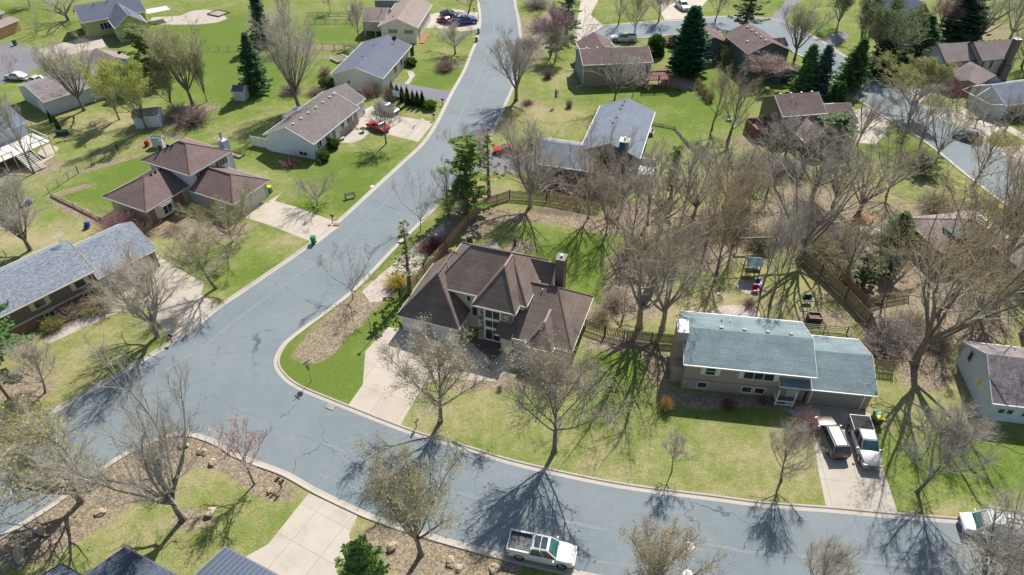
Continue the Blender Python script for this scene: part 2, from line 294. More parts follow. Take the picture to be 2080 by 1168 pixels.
me=bpy.data.meshes.new('ground'); me.vertices.add(len(Vg)); me.vertices.foreach_set('co',Vg.ravel().astype(np.float32))
me.loops.add(Fg.size); me.loops.foreach_set('vertex_index',Fg.ravel().astype(np.int32)); me.polygons.add(len(Fg)); me.polygons.foreach_set('loop_start',np.arange(0,Fg.size,4,dtype=np.int32))
me.update(calc_edges=True); me.materials.append(M['turf'])
ca=me.color_attributes.new('cover','FLOAT_COLOR','POINT')
ca.data.foreach_set('color',np.stack([green.ravel(),litter.ravel(),dirt.ravel(),np.ones(green.size)],1).clip(0,1.6).ravel().astype(np.float32))
go=bpy.data.objects.new('ground',me); COL.objects.link(go); tag(go,kind='structure')

def asphalt(name,c,crack=.5):
    m,t,b=nodes(name); v=vec(t)
    n1=noise(t,v,.12,5,.6); n2=noise(t,v,9,3,.8); n3=noise(t,v,1.2,5,.7)
    a=ramp(t,n1,[(.3,(.88,.9,.92)),(.7,(1.1,1.08,1.06))]); c2=ramp(t,n2,[(.25,(.84,)*3),(.75,(1.14,)*3)]); c3=ramp(t,n3,[(.3,(.93,)*3),(.7,(1.06,)*3)])
    col=mix(t,1,(c[0],c[1],c[2]),a,'MULTIPLY'); col=mix(t,1,col,c2,'MULTIPLY'); col=mix(t,1,col,c3,'MULTIPLY')
    # cracks: warped cell borders, light sealed rims beside dark lines
    nz=N(t,'TexNoise'); nz.inputs['Scale'].default_value=.5; nz.inputs['Detail'].default_value=5; t.links.new(v,nz.inputs['Vector'])
    vv=N(t,'VectorMath',operation='MULTIPLY_ADD'); t.links.new(nz.outputs['Color'],vv.inputs[0]); vv.inputs[1].default_value=(3.2,3.2,0); t.links.new(v,vv.inputs[2])
    vo=N(t,'TexVoronoi',feature='DISTANCE_TO_EDGE'); vo.inputs['Scale'].default_value=.115; t.links.new(vv.outputs[0],vo.inputs['Vector'])
    ln=ramp(t,vo.outputs['Distance'],[(.0,(1-crack*.75,)*3),(.006,(1-crack*.2,)*3),(.009,(1.10,)*3),(.016,(1,)*3)])
    msk=ramp(t,noise(t,v,.09,3,.6),[(.45,0),(.6,1)]); ln=mix(t,msk,(1,1,1),ln)
    col=mix(t,1,col,ln,'MULTIPLY'); t.links.new(col,b.inputs['Base Color']); b.inputs['Roughness'].default_value=.85; b.inputs['Specular IOR Level'].default_value=.3; bump(t,b,n2,.3,.02); M[name]=m
asphalt('asphalt',(.20,.236,.255),.8); asphalt('asphalt_old',(.20,.195,.22),.3)
def concrete(name,c,jx=3.0,jr=0,joint=.55):
    m,t,b=nodes(name); tc=vec(t); mp=N(t,'Mapping'); mp.inputs['Rotation'].default_value=(0,0,R(jr)); t.links.new(tc,mp.inputs[0])
    br=N(t,'TexBrick'); br.offset=0; br.inputs['Scale'].default_value=1; br.inputs['Brick Width'].default_value=jx; br.inputs['Row Height'].default_value=jx; br.inputs['Mortar Size'].default_value=.025; br.inputs['Mortar Smooth'].default_value=.3
    br.inputs['Color1'].default_value=(*c,1); br.inputs['Color2'].default_value=(*sc3(c,.93),1); br.inputs['Mortar'].default_value=(*sc3(c,joint),1); t.links.new(mp.outputs[0],br.inputs['Vector'])
    n1=noise(t,tc,.5,5,.65); n2=noise(t,tc,12,2,.7); col=mix(t,1,br.outputs[0],ramp(t,n1,[(.25,(.80,.785,.76)),(.45,(.97,.96,.95)),(.75,(1.08,)*3)]),'MULTIPLY'); col=mix(t,1,col,ramp(t,n2,[(.3,(.94,)*3),(.7,(1.06,)*3)]),'MULTIPLY')
    t.links.new(col,b.inputs['Base Color']); b.inputs['Roughness'].default_value=.8; M[name]=m
concrete('conc',(.48,.425,.355),3.1,22); concrete('conc_s',(.49,.445,.38),3.2,28); concrete('conc_r',(.45,.405,.345),3.0,8); concrete('kerbc',(.46,.42,.37),50,0); concrete('walk',(.48,.43,.38),1.5,45)
def gravel():
    m,t,b=nodes('gravel'); v=vec(t); vo=N(t,'TexVoronoi'); vo.inputs['Scale'].default_value=6; t.links.new(v,vo.inputs['Vector']); s=N(t,'SeparateColor'); t.links.new(vo.outputs['Color'],s.inputs[0])
    n1=noise(t,v,.7,5,.7); col=mix(t,.55,ramp(t,s.outputs[0],[(0,(.28,.23,.2)),(.5,(.45,.39,.35)),(1,(.66,.6,.55))]),ramp(t,n1,[(.3,(.34,.27,.22)),(.7,(.5,.44,.4))]))
    t.links.new(col,b.inputs['Base Color']); b.inputs['Roughness'].default_value=.9; bump(t,b,s.outputs[0],.4,.03); M['gravel']=m
gravel()
def sheet(name,P,mat,z,kind='structure',label=None,cat=None,group=None,thick=0):
    P=[Vector((p[0],p[1],0)) for p in P]
    from mathutils.geometry import tessellate_polygon
    tr=tessellate_polygon([P]); V=[(p.x,p.y,z) for p in P]; F=[]
    for a,b2,c in tr:
        A,B2,C=P[a],P[b2],P[c]
        F.append((a,b2,c) if (B2-A).cross(C-A).z>0 else (a,c,b2))
    o=mk(name,V,F,M[mat]); return tag(o,label,cat,group,kind)
road_poly=nwS+seS+soS
plain('seam_light',(.215,.250,.268),.85,0,.07,1.2); plain('tar',(.12,.135,.145),.6,0,.3,2)
def seamline(chain,side,o,w,mat,i0,i1,name='road_seam',z=.0075,jit=.12,seed=1,skip=.0):
    rr=random.Random(seed); V=[];F=[]; n=len(chain); a=int(i0*n); b=int(i1*n); ph=rr.uniform(0,6); on=True
    for i in range(a,b):
        p=chain[i]; d=(chain[min(i+1,n-1)]-chain[max(i-1,0)]).normalized(); nn=Vector((-d.y,d.x,0))*side; q=p+nn*(o+jit*math.sin(i*.7+ph)*rr.uniform(.3,1))
        ww=w*rr.uniform(.8,1.1); V+=[(q.x-nn.x*ww/2,q.y-nn.y*ww/2,z),(q.x+nn.x*ww/2,q.y+nn.y*ww/2,z)]
        if i>a and rr.random()>skip: k=len(V); F.append((k-4,k-2,k-1,k-3) if side<0 else (k-4,k-3,k-1,k-2))
    tag(mk(name,V,F,M[mat]),kind='structure')
seamline(nwS,-1,3.3,.34,'seam_light',.22,.98,seed=2); seamline(nwS,-1,6.4,.25,'seam_light',.6,.98,seed=3); seamline(seS,-1,4.6,.34,'seam_light',.60,.98,seed=4); seamline(seS,-1,7.6,.25,'seam_light',.62,.98,seed=5); seamline(seS,-1,4.75,.05,'tar',.60,.98,seed=6,z=.0082,jit=.2); seamline(nwS,-1,3.45,.03,'tar',.1,.9,seed=7,z=.0082)
def crack(pts,w=.05,seed=0,mat='tar'):
    rr=random.Random(seed); L=gp(pts); V=[];F=[]
    for a,b in zip(L,L[1:]):
        n=max(2,int((b-a).length/.5))
        for i in range(n+1):
            if i==0 and V: continue
            p=a+(b-a)*i/n; d=(b-a).normalized(); nn=Vector((-d.y,d.x,0)); q=p+nn*rr.uniform(-.12,.12); ww=w*rr.uniform(.4,1.1)
            V+=[(q.x-nn.x*ww/2,q.y-nn.y*ww/2,.009),(q.x+nn.x*ww/2,q.y+nn.y*ww/2,.009)]; k=len(V)
            if k>2: F.append((k-4,k-3,k-1,k-2))
    o=mk('road_crack',V,F,M[mat]); tag(o,kind='structure')
for i,c in enumerate([[(524,712),(470,716),(420,722)],[(600,880),(662,905),(684,912),(720,897),(770,880)],[(684,912),(672,940),(650,975)],[(1246,1028),(1240,1070),(1250,1120)],[(1400,1040),(1403,1080),(1401,1098)],[(1412,1100),(1470,1108),(1560,1120),(1700,1130),(1850,1140)],[(1490,1060),(1505,1095),(1512,1112)],[(1670,1080),(1680,1120),(1690,1160)],[(1720,1060),(1742,1120),(1750,1165)],[(430,800),(470,830),(540,850)],[(640,560),(690,540)],[(780,430),(830,400),(850,396)],[(560,620),(600,640)],[(955,160),(1000,166),(1030,165)],[(935,195),(980,200)],[(1000,60),(1040,70)],[(300,800),(360,790),(420,770)],[(120,960),(180,930)],[(880,1000),(940,1030),(1000,1060)],[(760,880),(800,930),(830,980)],[(1130,1000),(1180,1060)],[(330,820),(345,860)],[(690,620-20),(660,560)]]): crack(c,.04,i)

sheet('road',road_poly,'asphalt',.004)
sheet('road',cu+cl,'asphalt',.004)
sheet('road',gp([(-60,90),(0,87),(40,90),(75,102),(90,118),(80,136),(60,147),(20,165),(-60,190)]),'asphalt_old',.004)
def kerb(chain,side,name='kerb'):
    prof=[(-.06,.008),(.32,.012),(.42,.10),(.58,.105),(.60,0)]
    V=[];F=[]; n=len(chain)
    for i,p in enumerate(chain):
        d=(chain[min(i+1,n-1)]-chain[max(i-1,0)]).normalized(); nn=Vector((-d.y,d.x,0))*side
        for o,z in prof: q=p+nn*o; V.append((q.x,q.y,z))
    k=len(prof)
    for i in range(n-1):
        for j in range(k-1):
            a=i*k+j; f=(a,a+1,a+k+1,a+k); F.append(f if side<0 else f[::-1])
    tag(mk(name,V,F,M['kerbc']),kind='structure')
kerb(nwS,1); kerb(seS,1); kerb(soS,1); kerb(cu,1); kerb(cl,1)
# driveways and walks (outlines surveyed on the ground plane)
def drv(P,mat,z=.008,name='driveway'): return sheet(name,gp(P),mat,z)
drv([(787,664),(812,668),(930,702),(948,690),(962,700),(1000,735),(1024,712),(1046,722),(1040,745),(1005,775),(955,772),(905,766),(862,779),(838,820),(812,866),(760,846),(708,822),(737,781),(742,714)],'conc')
drv([(627,1002),(727,1045),(709,1085),(716,1120),(700,1200),(560,1320),(430,1260),(500,1130),(545,1105)],'conc_s')
drv([(541,411),(571,393),(558,408),(600,420),(686,452),(691,459),(643,496),(627,489),(560,462),(500,442),(490,425)],'conc')
drv([(300,510),(318,518),(370,550),(415,575),(408,598),(450,624),(352,698),(345,690),(310,640),(280,605),(235,600),(260,560)],'conc')
drv([(236,602),(95,680),(86,694),(100,698),(245,632),(270,612)],'walk',.006,'path')
drv([(742,222),(760,213),(790,225),(812,236),(882,248),(850,288),(752,264),(730,262),(712,250)],'conc')
drv([(790,232),(838,262),(844,255),(800,228)],'paver',.0115,'paving_band')
drv([(820,279),(856,240),(863,242),(828,282)],'paver',.0115,'paving_band')
drv([(705,262),(752,266),(746,274),(735,283),(712,291),(690,289),(680,280)],'walk',.0125,'path')
drv([(790,175),(802,166),(870,178),(921,187),(908,210),(850,196)],'asphalt_old')
drv([(827,144),(838,145),(843,152),(836,163),(829,173),(820,171),(832,158)],'walk',.006,'path')
drv([(867,57),(872,30),(920,18),(970,25),(972,60),(935,64),(900,58)],'conc')
drv([(1583,828),(1600,835),(1650,872),(1663,960),(1677,1025),(1690,1040),(1825,1050),(1818,1025),(1805,985),(1793,950),(1780,880),(1768,840),(1745,832),(1650,822)],'conc_r')
drv([(960,312),(1000,306),(1092,303),(1088,352),(1040,350),(970,347),(945,342)],'asphalt_old')
drv([(1335,12),(1400,-8),(1440,-3),(1400,41),(1352,43)],'conc'); drv([(1175,90),(1170,60),(1180,0),(1215,0),(1200,30),(1225,52)],'conc',.0075)
drv([(1563,38),(1592,46),(1612,15),(1645,-15),(1610,-25),(1590,10)],'asphalt_old'); drv([(1662,85),(1690,68),(1716,64),(1726,73),(1700,90),(1690,97)],'asphalt_old')
drv([(1732,225),(1765,216),(1785,230),(1806,248),(1800,275),(1772,292),(1742,290)],'conc'); drv([(1735,290),(1780,292),(1786,284),(1770,276),(1740,280)],'walk',.011,'path')
drv([(1885,215),(1945,222),(1975,212),(2015,235),(2030,262),(2000,285),(1965,262),(1915,240)],'conc'); drv([(2005,243),(2080,285),(2140,310),(2140,300),(2080,272),(2015,236)],'walk',.011,'path')
drv([(1850,165),(1890,150),(1912,168),(1900,192),(1870,208),(1835,192)],'conc')
drv([(78,100),(165,78),(205,70),(215,95),(140,112),(95,122)],'conc'); drv([(2020,300),(2100,292),(2100,345),(2050,318)],'conc')
drv([(735,592),(770,560),(830,510),(870,478),(900,452),(905,470),(868,520),(845,555),(800,590),(775,612),(752,614)],'gravel',.004,'gravel_path')
drv([(1445,632),(1460,623),(1490,619),(1530,624),(1545,636),(1540,645),(1450,640)],'gravel',.006,'patio'); drv([(1492,575),(1500,569),(1530,570),(1550,580),(1552,592),(1530,599),(1505,592)],'paver',.007,'patio')
drv([(365,32),(390,22),(420,19),(450,26),(462,38),(440,46),(400,50),(330,50),(300,45),(310,35)],'gravel',.006,'patio')
drv([(940,523),(985,494),(1005,489),(1025,515),(990,530)],'conc',.006,'patio')
drv([(1245,215),(1245,222),(1370,258),(1372,250)],'walk',.006,'path') if False else None
drv([(60,328),(85,300),(100,292),(120,300),(108,318),(85,332)],'conc',.006,'patio')
drv([(1010,740),(1046,742),(1056,720),(1062,705),(1045,700),(1030,712)],'conc',.0125,'path')
# ---------------- trees ----------------
def tubes(paths,sides):
    """paths: list of (pts(n,3), radii(n)); returns V,F"""
    by={}
    for p,r in paths: by.setdefault(len(p),[]).append((p,r))
    VV=[];FF=[];off=0
    for n,L in by.items():
        P=np.array([p for p,_ in L],float); Rr=np.array([r for _,r in L],float)
        T=np.empty_like(P); T[:,1:-1]=P[:,2:]-P[:,:-2]; T[:,0]=P[:,1]-P[:,0]; T[:,-1]=P[:,-1]-P[:,-2]
        T/=np.linalg.norm(T,axis=2,keepdims=True)+1e-9
        ref=np.array([.31,.87,.17]); A=np.cross(T,ref); A/=np.linalg.norm(A,axis=2,keepdims=True)+1e-9; B=np.cross(T,A)
        an=2*np.pi*np.arange(sides)/sides
        V=P[:,:,None,:]+Rr[:,:,None,None]*(A[:,:,None,:]*np.cos(an)[None,None,:,None]+B[:,:,None,:]*np.sin(an)[None,None,:,None])
        m=len(L); V=V.reshape(-1,3)
        i=np.arange(m)[:,None,None]*n*sides+np.arange(n-1)[None,:,None]*sides; j=np.arange(sides)[None,None,:]; j2=(j+1)%sides
        F=np.stack([i+j,i+j2,i+sides+j2,i+sides+j],-1).reshape(-1,4)+off
        VV.append(V);FF.append(F);off+=len(V)
    return np.concatenate(VV),np.concatenate(FF)
def npmesh(name,V,F,mat,smooth=True):
    me=bpy.data.meshes.new(name); k=F.shape[1]
    me.vertices.add(len(V)); me.vertices.foreach_set('co',V.astype(np.float32).ravel())
    me.loops.add(F.size); me.loops.foreach_set('vertex_index',F.astype(np.int32).ravel())
    me.polygons.add(len(F)); me.polygons.foreach_set('loop_start',np.arange(0,F.size,k,dtype=np.int32))
    if smooth: me.polygons.foreach_set('use_smooth',np.ones(len(F),bool))
    me.update(calc_edges=True); me.materials.append(M[mat]); return me
def unit(v): return v/(np.linalg.norm(v)+1e-9)
def grow(rng,p,d,L,r0,r1,n,wob,trop):
    P=[p]; d=unit(np.array(d,float)); s=L/n
    for i in range(n):
        d=unit(d+rng.normal(0,wob,3)+np.array([0,0,trop])); P.append(P[-1]+d*s)
    return np.array(P),np.linspace(r0,r1,n+1)
def off(rng,d,a,up=0):
    x=unit(np.cross(d,rng.normal(0,1,3))); return unit(d*math.cos(a)+x*math.sin(a)+np.array([0,0,up]))
def quads(C,S,rng,flat=.0,asp=1.0):
    n=len(C); a=rng.normal(0,1,(n,3)); a/=np.linalg.norm(a,axis=1,keepdims=True); b=np.cross(a,rng.normal(0,1,(n,3))); b/=np.linalg.norm(b,axis=1,keepdims=True)
    if flat: a[:,2]*=(1-flat); b[:,2]*=(1-flat)
    a*=S[:,None]; b*=S[:,None]*asp
    V=np.stack([C-a-b,C+a-b,C+a+b,C-a+b],1).reshape(-1,3); return V,np.arange(4*n).reshape(-1,4)
def bare(seed,H=11,fork=.2,nl=8,el=(45,78),ll=.68,nb=8,ns=6,nt=5,r0=.17,leader=True,wob=.10,trop=.05,tw=.012,buds=2600,bs=.05,multi=1,twl=(.5,1.0),spreadb=(.45,.9)):
    rng=np.random.default_rng(seed); big=[];mid=[];sub=[];twg=[];tips=[]
    limbs=[]
    for mm in range(multi):
        base=np.array([0,0,-.15]); d0=np.array([rng.normal(0,.05),rng.normal(0,.05),1.])
        if multi>1: a=2*np.pi*mm/multi+rng.uniform(0,1); d0=np.array([math.cos(a)*.33,math.sin(a)*.33,1]); base+=np.array([math.cos(a),math.sin(a),0])*.12
        topf=.86 if leader else fork*1.05
        n=14 if leader else 5
        P,Rr=grow(rng,base,d0,H*topf,r0,(.02 if leader else r0*.72),n,wob*.35,.03)
        if leader: Rr=r0*np.interp(np.linspace(0,1,n+1),[0,fork,fork+.12,1],[1,.82,.55,.08])
        Rr[0]*=1.45; big.append((P,Rr))
        if leader: limbs.append((P,Rr,H*topf*.6))
        k=nl//multi if multi>1 else nl
        for i in range(k):
            f=(fork*(.85+rng.uniform(0,.25)) if not leader else fork+(.62-fork)*(i/max(k-1,1))**1.1)
            t=f/topf*n; i0=int(min(t,n-1)); fr=min(t-i0,1); p=P[i0]*(1-fr)+P[i0+1]*fr; rr=np.interp(t,range(n+1),Rr)
            az=i*2.39996+rng.uniform(-.35,.35)+mm; e=R(el[0]+(el[1]-el[0])*(i/max(k-1,1))+rng.uniform(-6,6)) if leader else R(rng.uniform(*el))
            d=np.array([math.cos(az)*math.cos(e),math.sin(az)*math.cos(e),math.sin(e)])
            L=H*ll*(1-.55*max(0,(f-fork))/(1-fork))*rng.uniform(.85,1.1)
            if not leader: L=(H-p[2])/max(.55,math.sin(e)**.6)*rng.uniform(.85,1.02)
            Q,q=grow(rng,p,d,L,rr*rng.uniform(.5,.68) if leader else rr*rng.uniform(.5,.8),.018,9,wob,trop); big.append((Q,q)); limbs.append((Q,q,L))
    for P,q,L in limbs:
        n=len(P)-1
        for i in range(nb):
            t=rng.uniform(.22,.97); x=t*n; i0=int(min(x,n-1)); p=P[i0]+(P[i0+1]-P[i0])*(x-i0); d=unit(P[i0+1]-P[i0]); r=np.interp(x,range(n+1),q)
            l=L*(.5-.32*t)*rng.uniform(.7,1.2)
            B,b=grow(rng,p,off(rng,d,rng.uniform(*spreadb),.18),l,max(r*.65,.034),.012,5,wob*1.2,trop*1.1); mid.append((B,b))
            for j in range(ns):
                t2=rng.uniform(.2,1); y=t2*5; j0=int(min(y,4)); p2=B[j0]+(B[j0+1]-B[j0])*(y-j0); d2=unit(B[j0+1]-B[j0])
                l2=max(l*(.5-.22*t2),.45)*rng.uniform(.7,1.2); S,s=grow(rng,p2,off(rng,d2,rng.uniform(.4,.9),.15),l2,.018,.007,3,wob*1.6,trop); sub.append((S,s))
                for k in range(nt):
                    t3=rng.uniform(.2,1); z=t3*3; k0=int(min(z,2)); p3=S[k0]+(S[k0+1]-S[k0])*(z-k0); d3=unit(S[k0+1]-S[k0])
                    W,w2=grow(rng,p3,off(rng,d3,rng.uniform(.35,.8),.15),rng.uniform(*twl),tw*.62,tw*.3,2,.16,.04); twg.append((W,w2)); tips.append(W[1]);tips.append(W[2])
    Vb,Fb=tubes(big,7); a=[tubes(mid,4),tubes(sub,3),tubes(twg,3)]; o=0;VV=[];FF=[]
    for V,F in a: VV.append(V);FF.append(F+o);o+=len(V)
    tips=np.array(tips); sel=rng.choice(len(tips),min(buds,len(tips)),replace=False); C=tips[sel]+rng.normal(0,.05,(len(sel),3))
    Vq,Fq=quads(C,rng.uniform(.5,1.2,len(sel))*bs,rng)
    Vc=np.concatenate(VV); top=Vc[:,2].max(); wd=np.percentile(np.hypot(Vc[:,0],Vc[:,1]),93)*2
    # Fc is split per face size: all quads
    return dict(trunk=npmesh('bare_trunk',Vb,Fb,'bark'),crown=npmesh('bare_crown',Vc,np.concatenate(FF),'twig'),foliage=npmesh('bud_foliage',Vq,Fq,'leaf',False),H=top,W=wd)
def conifer(seed,H=13,rad=2.6,base=.06,dens=1.0,pw=.85,ir=.3,sz=.12,lay=.38,droop=-.12,core=True,nbr=9):
    rng=np.random.default_rng(seed); P,q=grow(rng,np.array([0,0,-.1]),(0,0,1),H,.02*H,.015,12,.012,.05); big=[(P,q)]; C=[];D=[]
    z=base*H
    while z<H*.985:
        f=(z-base*H)/(H*(1-base)); rr=rad*(1-f)**pw*(1-ir*.5+rng.uniform(-ir,ir)*.5)+.12; k=max(4,int(nbr*(1-.45*f)))
        a0=rng.uniform(0,6.3)
        for i in range(k):
            az=a0+2*np.pi*i/k+rng.uniform(-.25,.25); L=rr*rng.uniform(1-ir,1.08); e=droop+.35*f+rng.uniform(-.1,.1)
            d=np.array([math.cos(az)*math.cos(e),math.sin(az)*math.cos(e),math.sin(e)]); p=np.array([np.interp(z,P[:,2],P[:,0]),np.interp(z,P[:,2],P[:,1]),z])
            B,b=grow(rng,p,d,L,.035*(1-f)+.012,.006,4,.05,.05); big.append((B,b))
            m=int((5+L*11)*dens)
            t=rng.uniform(.15 if core else .4,1.03,m)**.75; x=np.clip(t*4,0,3.999); i0=x.astype(int); pp=B[i0]+(B[i0+1]-B[i0])*(x-i0)[:,None]
            s=L*.30*(1.15-t)+.1; side=np.array([-math.sin(az),math.cos(az),0]); pp=pp+side*(rng.uniform(-1,1,m)*s)[:,None]+np.array([0,0,1])*(rng.uniform(-.16,.06,m))[:,None]
            C.append(pp)
        z+=lay*(1-.35*f)*rng.uniform(.85,1.15)
    C=np.concatenate(C); Vq,Fq=quads(C,rng.uniform(.6,1.35,len(C))*sz,rng,.35,.55); Vb,Fb=tubes([big[0]],7); V2,F2=tubes(big[1:],4)
    Vb2=np.concatenate([Vb,V2]); Fb2=np.concatenate([Fb,F2+len(Vb)])
    return dict(trunk=npmesh('conifer_trunk',Vb2,Fb2,'bark'),crown=None,foliage=npmesh('conifer_foliage',Vq,Fq,'leaf',False),H=H,W=2*np.percentile(np.hypot(C[:,0],C[:,1]),90))
def leafy(seed,H=2,rx=1,shape='dome',n=2600,sz=.07,stems=14,shell=.55):
    rng=np.random.default_rng(seed); C=[]
    while len(C)<n:
        p=rng.uniform(-1,1,3); z=(p[2]+1)/2; r=math.hypot(p[0],p[1])
        lim={'dome':math.sqrt(max(0,1-(p[2]*.95)**2)),'cone':(1-z)**.75*1.0,'col':min(1,(1-z)*3.2)**.6}[shape]*(1+.12*math.sin(5*math.atan2(p[1],p[0])+7*z))
        if r<lim and r>lim*shell*rng.uniform(0,1): C.append((p[0]*rx,p[1]*rx,z*H+.05))
    C=np.array(C); Vq,Fq=quads(C,rng.uniform(.6,1.3,n)*sz,rng,.0,.8)
    P=[grow(rng,np.array([0,0,0.]),(rng.normal(0,.3),rng.normal(0,.3),1),H*.7,.03,.01,4,.1,.02) for _ in range(stems)]; Vb,Fb=tubes(P,4)
    return dict(trunk=npmesh('stems',Vb,Fb,'bark'),crown=None,foliage=npmesh('leafy_foliage',Vq,Fq,'leaf',False),H=H,W=rx*2)
def twiggy(seed,H=1.6,rx=1.2,n=220,sub=6,r=.012,lean=1.0):
    rng=np.random.default_rng(seed); P=[];T=[]
    for _ in range(n):
        a=rng.uniform(0,6.3); e=rng.uniform(.35,1.5); d=np.array([math.cos(a)*math.cos(e)*lean,math.sin(a)*math.cos(e)*lean,math.sin(e)]); L=H*rng.uniform(.6,1.05)
        b=np.array([rng.normal(0,.25*rx),rng.normal(0,.25*rx),0]); B,q=grow(rng,b,d,L,r*1.3,r*.5,4,.1,.02); P.append((B,q))
        for _ in range(sub):
            t=rng.uniform(.3,1)*4; i=int(min(t,3)); T.append(grow(rng,B[i]+(B[i+1]-B[i])*(t-i),off(rng,unit(B[i+1]-B[i]),.6,.1),rng.uniform(.2,.45)*H*.6,r*.7,r*.35,2,.15,.02))
    Va,Fa=tubes(P,4);Vc,Fc=tubes(T,3)
    tips=np.array([t[0][-1] for t in T]); Vq,Fq=quads(tips,rng.uniform(.5,1.2,len(tips))*.04,rng)
    return dict(trunk=npmesh('shrub_stems',Va,Fa,'twig'),crown=npmesh('shrub_twigs',Vc,Fc,'twig'),foliage=npmesh('shrub_buds',Vq,Fq,'leaf',False),H=H,W=rx*2+.6)
K={}
N1=dict(wob=.055,trop=.055,spreadb=(.32,.72))
K['mapleA']=bare(1,11,.24,13,(34,84),.70,12,8,6,.2,tw=.0075,**N1); K['mapleB']=bare(2,11,.25,13,(42,84),.70,12,8,6,.2,tw=.0075,**N1); K['mapleC']=bare(3,11,.22,12,(36,80),.66,11,7,6,.18,tw=.008,**N1)
K['vaseA']=bare(4,11,.2,10,(46,84),.8,13,8,6,.24,leader=False,tw=.008,wob=.07,spreadb=(.32,.8)); K['vaseB']=bare(5,12,.24,10,(50,86),.8,13,8,6,.24,leader=False,tw=.008,wob=.06,spreadb=(.3,.75))
K['open']=bare(6,9,.22,7,(25,70),.62,8,5,4,.17,leader=False,wob=.13,trop=.06,tw=.010)
K['wide']=bare(7,6,.22,11,(18,58),.7,10,7,5,.17,leader=False,wob=.13,trop=.03,twl=(.35,.7),tw=.012)
K['young']=bare(8,7,.3,10,(45,78),.5,7,5,4,.085,tw=.010,twl=(.35,.7),wob=.06)
K['sparse']=bare(19,7,.32,9,(40,75),.55,7,5,4,.085,tw=.010,twl=(.35,.7),wob=.07,buds=700,bs=.04)
K['youngB']=bare(18,7,.3,11,(50,80),.48,7,5,4,.09,tw=.010,twl=(.35,.7),wob=.06)
GG=dict(leader=False,tw=.013,twl=(.6,1.3),spreadb=(.4,1.0))
K['giantA']=bare(9,21,.16,9,(45,80),.85,10,6,3,.55,wob=.12,trop=.06,buds=5200,bs=.062,**GG)
K['giantB']=bare(10,21,.18,9,(38,78),.8,10,6,3,.52,wob=.14,trop=.07,buds=5200,bs=.062,**GG)
K['tallvase']=bare(14,19,.16,13,(64,86),.9,15,8,6,.36,leader=False,wob=.05,trop=.04,tw=.012,spreadb=(.25,.6))
K['leafy']=bare(15,12,.18,10,(40,82),.8,11,7,6,.25,leader=False,wob=.09,buds=8000,bs=.085)
K['spreadbig']=bare(16,12,.24,11,(24,84),.8,15,8,6,.32,leader=False,wob=.13,tw=.009,trop=.05)
K['vaseL']=bare(24,12,.2,9,(48,84),.8,9,5,4,.24,leader=False,wob=.09,tw=.012,spreadb=(.35,.9))
K['mapleL']=bare(25,11,.24,10,(40,80),.66,8,5,4,.2,tw=.012,wob=.09,trop=.05,spreadb=(.35,.9))
K['tall']=bare(11,15,.18,11,(46,80),.5,7,5,4,.22,tw=.010,**N1)
K['gnarl']=bare(13,8,.3,7,(10,55),.7,9,6,4,.22,leader=False,wob=.25,trop=.05,tw=.010)
K['spruceA']=conifer(21,13,3.3,ir=.45,sz=.17,dens=1.5,pw=.75); K['spruceB']=conifer(22,12,3.0,ir=.4,dens=1.4,lay=.38,sz=.17,pw=.75)
K['pineA']=conifer(23,11,2.9,.2,1.9,.27,.75,.15,.8,.15,nbr=7); K['pineB']=conifer(24,10,2.3,.2,1.5,.36,.7,.14,.66,.1,nbr=6)
K['pineS']=conifer(26,10,2.2,.3,.75,.5,.75,.14,.95,.15,nbr=5)
K['dense']=conifer(25,13,2.8,.02,2.0,.55,.26,.17,.3,.35)
K['arb']=leafy(31,3,.55,'cone',2200,.06); K['globe']=leafy(32,1.5,.85,'dome',2200,.06); K['column']=leafy(33,5,1.4,'col',4500,.1); K['seedling']=conifer(34,5,1.9,.02,2.6,.6,.5,.13,.36,.35,nbr=8)
K['shrubA']=twiggy(41); K['shrubB']=twiggy(42,1.3,1.0,160,7,.011); K['clump']=twiggy(43,1.1,.6,300,3,.010,.6); K['twigmass']=twiggy(44,2.4,1.6,220,9,.014)
rT=random.Random(5)
BK=(.21,.18,.16); BKG=(.33,.30,.27); TW=(.48,.43,.36); TWP=(.46,.42,.37); TWO=(.47,.43,.29); 
YG=(.50,.55,.12); OL=(.26,.29,.09); TANB=(.42,.36,.17); ORB=(.42,.30,.12); RED=(.42,.07,.10); RB=(.30,.16,.12)
SP=(.06,.13,.065); SPB=(.085,.15,.125); PN=(.14,.20,.055); PN2=(.13,.20,.05)
TWK=1.32
def plant(kind,name,label,cat,b,ty=None,wpx=None,H=None,W=None,bud=None,tw=TW,bk=BK,group=None,lean=(0,0),k=.92,rz=None):
    """base pixel b -> ground point; height from the pixel row its top reaches (k allows for the far side of the crown)"""
    kk=K[kind]; p=G(*b)
    if H is None: H=hgt(p,ty)*k
    sc=H/kk['H']
    if W is None: W=(wpx/ (CF/((p.y)*math.cos(CT)+(CH-H*.6)*math.sin(CT)))) if wpx else kk['W']*sc
    sw=W/kk['W']
    r=empty(name,p,rT.uniform(0,6.28) if rz is None else rz,label,cat,group)
    r.scale=(sw,sw,sc); r.rotation_euler[0]=lean[0]; r.rotation_euler[1]=lean[1]
    for part,me,c in (('trunk',kk['trunk'],bk),('crown',kk['crown'],tw if tw in (TW,TWP,TWO) or tw is None else tuple(min(1,c*TWK) for c in tw)),('foliage',kk['foliage'],bud)):
        if me is None or c is None: continue
        o=bpy.data.objects.new(part,me); COL.objects.link(o); o.parent=r; o.color=(*c,1)
    return r
